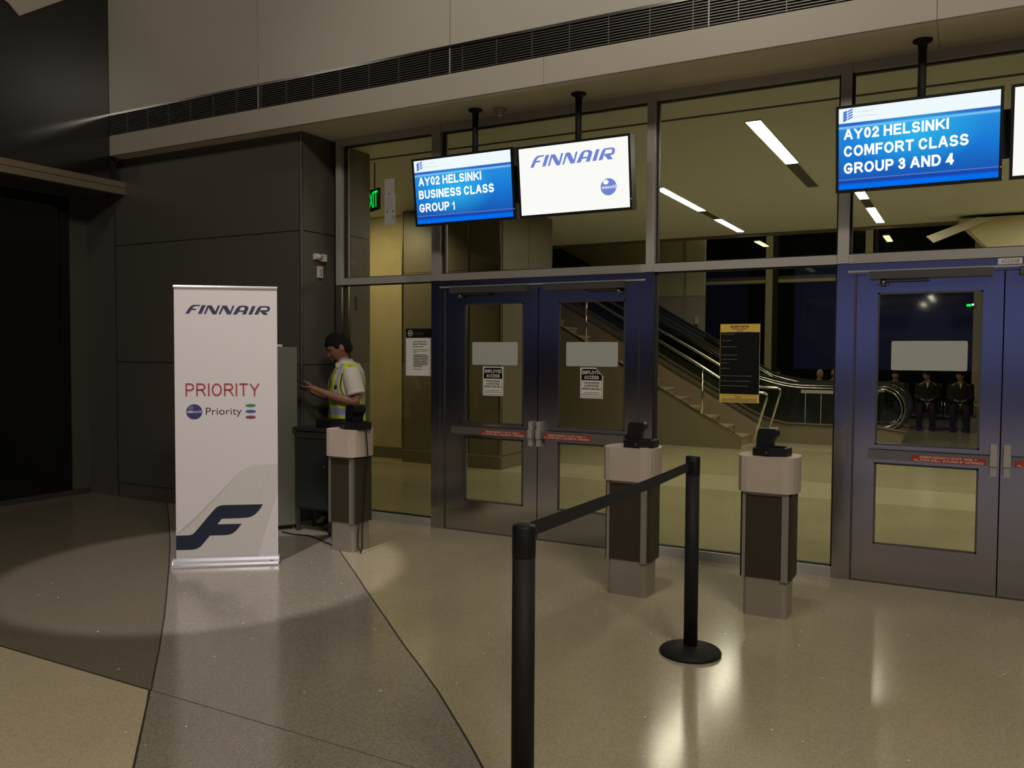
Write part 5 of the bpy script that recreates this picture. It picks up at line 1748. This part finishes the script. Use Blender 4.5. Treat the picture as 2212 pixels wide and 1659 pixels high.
# the plate is seen edge-on: it hangs along the view, turned away
un = V((0.115, -0.02, 0))
TE = lambda u, v, l=0.0: (-5.865 + u * 0.62, 0.86 - u * 0.30 - l, 3.195 + v)
mb = MB()
mb.poly([TE(-.12, -.01), TE(0.36, -.01), TE(0.36, 0.22), TE(-.12, 0.22), TE(-.12, -.01, -0.03), TE(0.36, -.01, -0.03), TE(0.36, 0.22, -0.03), TE(-.12, 0.22, -0.03)], [(0, 1, 2, 3), (7, 6, 5, 4), (0, 4, 5, 1), (1, 5, 6, 2), (2, 6, 7, 3), (3, 7, 4, 0)])
mb.obj('plate', M_black, ex)
mb = MB()
stroke_text(mb, 'EXIT', lambda u, v, l=0: TE(u, v, 0.006), -0.085, 0.315, 0.02, 0.195, 0, 0.13)
mb.obj('lettering', M_exit, ex, fix=False)
MB().tube([TE(0.18, 0.2, -0.015), (TE(0.18, 0.2, -0.015)[0], TE(0.18, 0.2, -0.015)[1], 3.70)], 0.008, 8).obj('stem', M_dsteel, ex)

# --- staircase rising to the left
YS0, YS1 = 7.9, 9.1
st = thing('staircase', (-5.5, 8.5, 0), 'stone staircase with chrome handrails rising leftwards beyond the glass', 'staircase')
slope = 0.563
X0 = -3.42
RUN, RISE = 0.293, 0.165
nst = 20
for k in range(nst):
    xr_ = X0 - 0.12 - k * RUN
    z1 = (k + 1) * RISE
    MB().box(xr_ - RUN - 0.02, xr_ + 0.025, YS0 + 0.06, YS1, z1 - 0.035, z1).bevel(0.004, 1).obj('tread', M_stone, st)
    MB().box(xr_ - 0.02, xr_, YS0 + 0.06, YS1, z1 - RISE, z1 - 0.035).obj('riser', M_stone, st)
xe = X0 - 6.3
mb = MB()
mb.prism([(X0, 0), (X0, 0.165), (xe, 0.165 + slope * 6.3 + 0.02), (xe, 0)], YS0, YS0 + 0.06, 'y')
mb.obj('near_side_wall', M_stairside, st)
MB().prism([(X0, 0), (X0, 0.115), (X0 - 6.3, 0.115), (X0 - 6.3, 0)], YS0 - 0.012, YS0, 'y').obj('skirting', M_stairside, st)
mb = MB()
mb.prism([(X0 + 0.01, 0.165), (X0 + 0.01, 0.19), (xe, 0.19 + slope * 6.31 + 0.02), (xe, 0.165 + slope * 6.31 + 0.02)], YS0 - 0.008, YS0 + 0.07, 'y')
mb.obj('stringer_cap', M_chrome, st)
mb = MB()
mb.prism([(-3.10, 0), (-3.24, 0.26), (-9.6, 0.26 + 0.566 * 6.36), (-9.6, 0)], YS1, YS1 + 0.06, 'y')
mb.obj('far_side_panel', M_stairside2, st)
mb = MB()
mb.prism([(-3.20, 0.262), (-3.22, 0.285), (-9.6, 0.285 + 0.566 * 6.38), (-9.6, 0.262 + 0.566 * 6.38)], YS1 - 0.008, YS1 + 0.07, 'y')
mb.obj('far_panel_cap', M_chrome, st)


def rail_loop(y, pts):
    # rounded polyline in the x,z plane
    out = []
    P_ = [V((x_, y, z_)) for x_, z_ in pts]
    for i, p in enumerate(P_):
        if i in (0, len(P_) - 1):
            out.append(p)
            continue
        a_ = (P_[i - 1] - p); b_ = (P_[i + 1] - p)
        r = min(0.09, a_.length * 0.45, b_.length * 0.45)
        s_, e_ = p + a_.normalized() * r, p + b_.normalized() * r
        for t_ in (0, 0.25, 0.5, 0.75, 1):
            out.append(s_.lerp(p, t_).lerp(p.lerp(e_, t_), t_))
    return out


MB().tube(rail_loop(7.95, [(-9.2, 1.235 + 0.583 * 5.4), (-3.80, 1.215), (-3.42, 0.985), (-2.98, 0.975), (-3.225, 0.10)]), 0.024, 12).obj('handrail', M_chrome, st)
MB().tube(rail_loop(9.05, [(-9.2, 2.105 + 0.567 * 3.9), (-5.3, 2.105), (-3.40, 1.03), (-2.97, 1.02), (-3.19, 0.22)]), 0.024, 12).obj('handrail', M_chrome, st)
for x_ in (-4.117, -6.352, -8.587):
    z_ = 0.165 * (int((X0 - 0.12 - x_) / RUN) + 1)
    MB().tube([(x_, 7.99, z_), (x_, 7.97, 1.215 + 0.583 * (-3.80 - x_))], 0.020, 10).obj('baluster', M_chrome, st)

# --- escalator behind the staircase
es = thing('escalator', (-3.0, 9.9, 0), 'escalator with dark glass balustrade and curved handrail newel', 'escalator')


def esc_side(y, near=True):
    zf = 0.0
    deck = [(-0.95, 0.30), (-1.4, 0.36), (-2.9, 0.36), (-3.25, 0.42), (-3.6, 0.58), (-9.6, 0.58 + 0.577 * 6.0)]
    # skirt below the deck
    mb = MB()
    mb.prism([(-1.05, 0.0)] + deck + [(-9.6, 0.0)], y - 0.05, y + 0.05, 'y')
    mb.obj('skirt', M_stairside, es)
    mb = MB()
    top = [(x_, z_ + 0.02) for x_, z_ in deck]
    mb.prism(deck + top[::-1], y - 0.10, y + 0.10, 'y')
    mb.obj('deck_cover', M_trim, es)
    # balustrade sheets
    segs = []
    base_z = lambda x_: 0.38 if x_ > -2.9 else (0.38 + (0.44 - 0.38) * (-2.9 - x_) / 0.35 if x_ > -3.25 else (0.44 + 0.16 * (-3.25 - x_) / 0.35 if x_ > -3.6 else 0.60 + 0.577 * (-3.6 - x_)))
    hr_z = lambda x_: (1.005 if x_ > -2.7 else (1.005 + 0.14 * ((-2.7 - x_) / 0.73) ** 1.6 if x_ > -3.43 else 1.145 + 0.572 * (-3.43 - x_)))
    xsb = [-1.45, -2.05, -2.7, -3.43, -4.4, -5.4, -6.4, -7.4, -8.4, -9.5]
    for a_, b_ in zip(xsb, xsb[1:]):
        k_ = 5
        up_ = [(a_ - 0.006 + (b_ - a_ + 0.012) * i / k_, hr_z(a_ + (b_ - a_) * i / k_)) for i in range(k_ + 1)]
        dn_ = [(p[0], base_z(p[0])) for p in up_]
        MB().prism(up_ + dn_[::-1], y - 0.005, y + 0.005, 'y').obj('glass_sheet', M_dkglass if a_ > -3.4 else M_escglass, es)
    # rounded newel sheet
    cx_, cz_, R_ = -1.36, 0.69, 0.43
    arc = [(cx_ + 0.30 * math.cos(t_), cz_ + 0.30 * math.sin(t_)) for t_ in [math.pi / 2 - math.pi * i / 16 for i in range(17)]]
    MB().prism(arc, y - 0.005, y + 0.005, 'y').obj('glass_sheet', M_escglass, es)
    # light metal band below the rail, black handrail over it
    path = [(-9.5, hr_z(-9.5))] + [(x_, hr_z(x_)) for x_ in (-3.43, -3.2, -3.0, -2.85, -2.7)] + [(-2.0, 1.005), (cx_, 1.005)]
    pts = [(x_, y, z_ + 0.02) for x_, z_ in path]
    arc_r = lambda r_: [(cx_ + r_ * math.cos(t_), y, cz_ + r_ * math.sin(t_)) for t_ in [math.pi / 2 - math.pi * i / 20 for i in range(1, 20)]]
    mb = MB()
    mb.tube(pts + [(p[0], y, p[2]) for p in arc_r(0.345)] + [(cx_ - 0.2, y, cz_ - 0.345)], 0.018, 8)
    mb.obj('rail_profile', M_steel, es)
    mb = MB()
    mb.tube([(x_, y, z_ + 0.095) for x_, z_ in path] + [(p[0], y, p[2]) for p in arc_r(0.430)] + [(cx_ - 0.2, y, cz_ - 0.430)], 0.036, 10)
    mb.obj('handrail', M_belt, es)
    mb = MB()
    mb.tube([(x_, y - 0.03, z_ + 0.065) for x_, z_ in path] + [(p[0], y - 0.03, p[2]) for p in arc_r(0.400)] + [(cx_ - 0.2, y - 0.03, cz_ - 0.400)], 0.010, 6)
    mb.obj('rail_edge', M_chrome, es)
    MB().prism([(-2.7, 0.925), (-1.40, 0.925), (-1.40, 0.985), (-2.7, 0.985)], y - 0.02, y + 0.02, 'y').obj('rail_band', M_steel2, es)
    for x_ in (-1.72, -2.35, -2.62):
        MB().box(x_ - 0.006, x_ + 0.006, y - 0.012, y + 0.012, 0.38, 0.925).obj('joint_cover', M_steel2, es)


esc_side(9.45)
esc_side(10.65)
mb = MB()
mb.prism([(-1.2, 0.0), (-1.2, 0.02), (-3.2, 0.02), (-9.6, 3.75), (-9.6, 0)], 9.55, 10.55, 'y')
mb.obj('step_band', M_dsteel, es)

# wall behind the stairs
wb = thing('wall_back', (-7, 11.05, 0), 'tan panelled wall rising behind the stairs', None, kind='structure')
for a, b in ((-9.6, -7.6), (-7.6, -5.40), (-5.36, -4.95)):
    for z0, z1 in ((0, 1.6), (1.6, 2.86), (2.86, 6.2)):
        MB().box(a + .004, b - .004, 11.0, 11.05, z0 + .004, z1 - .004).obj('wall_panel', M_wall_in if z0 > 2.5 else mat('inner_wall_dimmer', (0.42, 0.36, 0.24), 0.5), wb)  # lower rows get a darker colour in place of their weaker light
MB().box(-5.40, -5.36, 10.985, 11.05, 0, 6.2).obj('corner_strip', M_steel2, wb)
MB().box(-9.6, -4.96, 11.05, 11.15, 0, 6.2).obj('core', M_gasket, wb)
wd = thing('wall_phone', (-5.11, 10.99, 2.2), 'small pale box on the tan wall behind the stairs', 'box')
MB().box(-5.145, -5.08, 10.95, 11.0, 2.26, 2.42).bevel(0.005).obj('case', M_sensor, wd)
MB().lathe((-5.115, 10.965, 2.17), [(0, 0), (0.02, 0.01), (0.03, 0.06), (0.0, 0.09)], 12).obj('handset', M_black, wd)

# far night glazing
wf = thing('wall_far', (-2, 17, 0), 'dark night glazing with brown columns far beyond the corridor', None, kind='structure')
colx = [-6.9, -4.84, -2.335, 0.14, 2.6, 5.1]
for a, b in zip([-11] + colx, colx + [9]):
    MB().box(a + 0.10, b - 0.10, 17.05, 17.08, 0.0, 3.55).obj('night_pane', M_night, wf)
    MB().box(a + 0.10, b - 0.10, 17.05, 17.08, 3.76, 6.2).obj('night_pane', M_night, wf)
    MB().box(a + 0.09, b - 0.09, 16.98, 17.08, 3.57, 3.655).obj('transom', M_wall_in, wf)
    MB().box(a + 0.09, b - 0.09, 17.0, 17.08, 3.66, 3.745).obj('transom', M_brown2, wf)
for x_ in colx:
    MB().box(x_ - 0.09, x_ + 0.09, 16.85, 17.15, 0, 6.2).obj('column', M_wall_in, wf)
    MB().box(x_ + 0.09, x_ + 0.22, 16.95, 17.15, 0, 6.2).obj('column_dark_strip', M_gasket, wf)  # dark strip along the right side of each column
# faint row of lit lamps on the high ceiling
for x_, y_, ln, lb in ((-1.72, 11.2, 0.75, 'green-yellow strip lamp hanging far beyond the right window, larger one'), (-1.66, 13.9, 0.5, 'small far strip lamp next behind the larger one'), (-4.62, 10.6, 0.5, 'small far strip lamp beside the tan wall corner'), (-4.35, 13.6, 0.5, 'small far strip lamp over the transom of the wide window')):
    t = thing('strip_lamp', (x_, y_, 4.2), lb, 'ceiling light', 'far strip lamps')
    MB().box(x_ - 0.06, x_ + 0.06, y_ - ln, y_ + ln, 4.20, 4.22).obj('diffuser', M_slot_dim, t)
    MB().box(x_ - 0.07, x_ + 0.07, y_ - ln, y_ + ln, 4.22, 4.25).tube([(x_, y_, 4.25), (x_, y_, 6.19)], 0.006, 6).obj('housing', M_dsteel, t)

fe = thing('exit_sign', (-0.03, 16.8, 2.83), 'tiny green lit sign near the far brown column', 'sign')
MB().box(-0.10, 0.0, 16.78, 16.80, 2.82, 2.875).obj('green_face', M_exit, fe)
MB().box(-0.11, 0.07, 16.80, 16.84, 2.81, 2.89).obj('housing', M_dsteel, fe)
MB().box(0.01, 0.06, 16.78, 16.80, 2.84, 2.885).obj('white_face', M_led, fe)

# sloping stair underside at the right
sw = thing('stair_soffit', (1.2, 8.8, 3.0), 'tan sloping underside of a second stair at the right', 'stair soffit')
MB().prism([(-0.20, 3.64), (0.02, 3.40), (0.20, 3.20), (0.75, 2.60), (4.5, 2.60), (4.5, 3.66), (-0.20, 3.66)], 7.6, 8.14, 'y').obj('tan_face', M_wall_in, sw)
MB().prism([(-0.62, 3.42), (-0.52, 3.32), (0.28, 3.64), (0.05, 3.66)], 7.55, 7.60, 'y').obj('sloping_beam', M_soffit, sw)

# seated travellers and bench seats far beyond
def seated(x, y, yaw, label, skin, hair, turn=0.0, lean=0.0, seat=True, crossed=False):
    c_, s_ = math.cos(yaw), math.sin(yaw)
    T = lambda a, b, z: (x + a * c_ - b * s_, y + a * s_ + b * c_, z)
    t = thing('person', (x, y, 0), label, 'person', 'travellers seated beyond the glass')
    J = {'p': (0.0, 0, 0.50, 0.12, 0.11), 'w': (-0.03, 0, 0.66, 0.11, 0.10), 'c': (-0.04, 0, 0.84, 0.13, 0.11), 'n0': (-0.02, 0, 0.99, 0.075), 'n1': (0.0, 0, 1.06, 0.05), 'h': (0.01, 0, 1.13, 0.055),
         'sl': (-0.02, 0.17, 0.95, 0.058), 'el': (0.03, 0.22, 0.70, 0.043), 'wl': (0.26, 0.10, 0.66, 0.028), 'hl': (0.32, 0.05, 0.65, 0.030, 0.018),
         'sr': (-0.02, -0.17, 0.95, 0.058), 'er': (0.03, -0.22, 0.70, 0.043), 'wr': (0.26, -0.10, 0.66, 0.028), 'hr': (0.32, -0.05, 0.65, 0.030, 0.018),
         'tl': (0.10, 0.09, 0.49, 0.082), 'kl': (0.46, 0.12, 0.50, 0.058), 'al': (0.46, 0.13, 0.10, 0.040), 'fl': (0.60, 0.14, 0.035, 0.034),
         'tr': (0.10, -0.09, 0.49, 0.082), 'kr': (0.46, -0.12, 0.50, 0.058), 'ar': (0.46, -0.13, 0.10, 0.040), 'fr': (0.60, -0.14, 0.035, 0.034)}
    Ed = [('p', 'w'), ('w', 'c'), ('c', 'n0'), ('n0', 'n1'), ('n1', 'h'), ('n0', 'sl'), ('sl', 'el'), ('el', 'wl'), ('wl', 'hl'), ('n0', 'sr'), ('sr', 'er'), ('er', 'wr'), ('wr', 'hr'), ('p', 'tl'), ('tl', 'kl'), ('kl', 'al'), ('al', 'fl'), ('p', 'tr'), ('tr', 'kr'), ('kr', 'ar'), ('ar', 'fr')]
    me = skin_mesh(J, Ed, 1, T)
    mb = MB(); mb.mesh(me, lambda a, b, z: (a, b, z))
    c2, s2 = math.cos(yaw + turn), math.sin(yaw + turn)
    T2 = lambda a, b, z: (x + a * c2 - b * s2, y + a * s2 + b * c2, z)
    Hh = head_mesh(mb, T2, math.radians(6), 0.025, 1.185, 0.95)
    for sy in (-1, 1):
        for k in range(4):
            finger(mb, [(0.33, sy * (0.05 + 0.012 * (k - 1.5)), 0.65), (0.36, sy * (0.045 + 0.012 * (k - 1.5)), 0.648), (0.385, sy * (0.04 + 0.012 * (k - 1.5)), 0.635)], 0.008, T)
        finger(mb, [(0.31, sy * 0.03, 0.655), (0.335, sy * 0.012, 0.662), (0.355, sy * 0.006, 0.658)], 0.009, T)
    me = remesh(mb, 0.011)
    mb = MB(); mb.mesh(me, lambda a, b, z: (a, b, z))
    for f in mb.bm.faces:
        f.smooth = True
    mb.obj('body', skin, t, fix=False)
    if hair is not None:
        mb = MB(); hair_cap(mb, Hh); mb.obj('hair', hair, t)
    # jacket and trousers
    mb = MB()
    mb.loft(torso_rings(T, [(0.46, 0.0, 0, 0.15, 0.19), (0.60, -0.02, 0, 0.14, 0.18), (0.78, -0.035, 0, 0.145, 0.20), (0.92, -0.03, 0, 0.13, 0.205), (1.0, -0.02, 0, 0.09, 0.13), (1.035, -0.01, 0, 0.068, 0.075)], 16))
    for s3 in (1, -1):
        mb.tube([T(-0.02, s3 * 0.15, 0.96), T(0.03, s3 * 0.22, 0.70), T(0.14, s3 * 0.165, 0.675), T(0.25, s3 * 0.105, 0.66)], [0.075, 0.060, 0.052, 0.042], 12)
    me = remesh(mb, 0.014)
    mb = MB(); mb.mesh(me, lambda a, b, z: (a, b, z))
    for f in mb.bm.faces:
        f.smooth = True
    mb.obj('jacket', M_cloth, t, fix=False)
    mb = MB()
    for s3 in (1, -1):
        mb.tube([T(0.0, s3 * 0.09, 0.50), T(0.40, s3 * 0.12, 0.515), T(0.475, s3 * 0.125, 0.47), T(0.465, s3 * 0.13, 0.10)], [0.10, 0.078, 0.074, 0.058], 12)
    mb.obj('trousers', M_trous, t)
    for s3 in (1, -1):
        MB().tube([T(0.42, s3 * 0.13, 0.055), T(0.47, s3 * 0.13, 0.06), T(0.60, s3 * 0.14, 0.04), T(0.66, s3 * 0.14, 0.035)], [0.035, 0.062, 0.050, 0.025], 10).obj('shoe', M_black, t)
    # white shirt front
    mb = MB()
    mb.poly([T(0.075, 0.03, 1.025), T(0.075, -0.03, 1.025), T(0.118, 0, 0.90)], [(0, 1, 2)])
    mb.obj('shirt_front', M_paper, t)
    return T


seat_group = 'black bench seats beyond the glass'


def bench_seat(x, y, yaw, label):
    c_, s_ = math.cos(yaw), math.sin(yaw)
    T = lambda a, b, z: (x + a * c_ - b * s_, y + a * s_ + b * c_, z)
    t = thing('bench_seat', (x, y, 0), label, 'seat', seat_group)
    mb = MB(); mb.box(-0.12, 0.36, -0.26, 0.26, 0.34, 0.41, 0, T); mb.bevel(0.02, 2); mb.obj('seat', M_black, t)
    mb = MB(); mb.prism([(-0.19, 0.41), (-0.27, 1.0), (-0.33, 1.0), (-0.25, 0.38)], -0.26, 0.26, 'y', 0, T); mb.bevel(0.015, 2); mb.obj('backrest', M_black, t)
    for s3 in (-1, 1):
        mb = MB(); mb.tube([T(-0.24, s3 * 0.29, 0.62), T(0.28, s3 * 0.29, 0.62), T(0.30, s3 * 0.29, 0.58), T(0.30, s3 * 0.29, 0.30)], 0.013, 8); mb.obj('armrest', M_steel, t)
    mb = MB(); mb.box(0.0, 0.05, -0.30, 0.30, 0.28, 0.33, 0, T); mb.obj('beam', M_steel2, t)
    mb = MB(); mb.box(0.0, 0.05, -0.03, 0.03, 0.0, 0.30, 0, T); mb.box(-0.25, 0.30, -0.03, 0.03, 0.0, 0.02, 0, T); mb.obj('leg', M_steel2, t)
    return t


yf = math.radians(-90)
spots = [(-1.45, 14.0, 'far seated traveller in dark jacket, leftmost behind the right door', 0.0, M_skin2, M_hair),
         (-0.80, 14.05, 'far seated traveller with head turned left, middle behind the right door', -0.9, M_skin2, M_hair),
         (-0.16, 14.0, 'far seated traveller with crossed look, rightmost behind the right door', -0.6, M_skin2, M_hair),
         (-4.05, 14.0, 'far seated traveller with dark hair above the escalator rail', 1.0, M_skin2, M_hair),
         (-2.75, 14.0, 'far seated traveller half hidden by the mullion, light brown hair', 0.9, M_skin2, None),
         (-2.95, 13.2, 'bald pink-headed traveller low beside the mullion', 2.6, M_skin2, None)]
seat_lb = ['leftmost bench seat behind the right door', 'middle bench seat behind the right door', 'rightmost occupied bench seat behind the right door', 'bench seat under the traveller above the escalator rail', 'bench seat beside the mullion, farther one', 'bench seat beside the mullion, nearer one']
for (x_, y_, lb, turn, sk, hr), sl in zip(spots, seat_lb):
    bench_seat(x_, y_, yf, sl)
    seated(x_, y_, yf, lb, sk, hr, turn)
bench_seat(0.47, 14.0, yf, 'empty bench seat at the right end of the row')

# ------------------------------------------------------------------ the rest of the hall (behind and around the viewer)
hc = thing('ceiling', (0, -14, 9.2), 'high hall ceiling with downlights', None, kind='structure')
MB().box(-26, 26, -34, YF + 0.1, 9.2, 9.3).obj('ceiling_field', mat('hall_ceiling', (0.36, 0.34, 0.29), 0.6), hc)
for x_, y_ in ((-8.67, -10.48), (-8.30, -10.52), (-2.0, -7.0), (2.5, -7.0), (7, -7), (-2, -13), (3, -13), (8, -13)):
    MB().lathe((x_, y_, 9.19), [(0, 0), (0.13, 0), (0.13, -0.01), (0, -0.01)], 20).obj('downlight', M_lampdisc, hc)
hb = thing('wall_hall', (0, -33, 0), 'far wall of the hall behind the viewer', None, kind='structure')
MB().box(-26, 26, -34, -33.8, 0, 9.2).obj('wall_face', mat('hall_wall', (0.16, 0.15, 0.13), 0.6), hb)
MB().box(18, 18.2, -34, 0, 0, 9.2).obj('wall_face', MATS['hall_wall'], hb)
vw = thing('video_wall', (4, -30, 1.6), 'large blue video wall across the hall behind the viewer', 'screen')
MB().box(-6.5, 11.5, -30.3, -30.0, 1.0, 5.2).obj('panel', emit('video_blue', (0.19, 0.22, 0.60), 0.45), vw)
MB().box(-6.6, 11.6, -30.5, -30.3, 0.9, 5.3).obj('frame', M_black, vw)
for x_ in (-5.0, 3.5, 12.0):
    MB().box(x_ - 0.1, x_ + 0.1, -30.5, -30.3, 0, 0.9).obj('leg', M_dsteel, vw)
vw2 = thing('video_wall', (-13, -30, 2.2), 'second dimmer blue video wall across the hall behind the viewer', 'screen')
MB().box(-19.5, -8.5, -30.3, -30.0, 2.4, 5.2).obj('panel', emit('video_blue_dim', (0.17, 0.19, 0.50), 0.20), vw2)
MB().box(-19.6, -8.4, -30.5, -30.3, 2.3, 5.3).obj('frame', M_black, vw2)
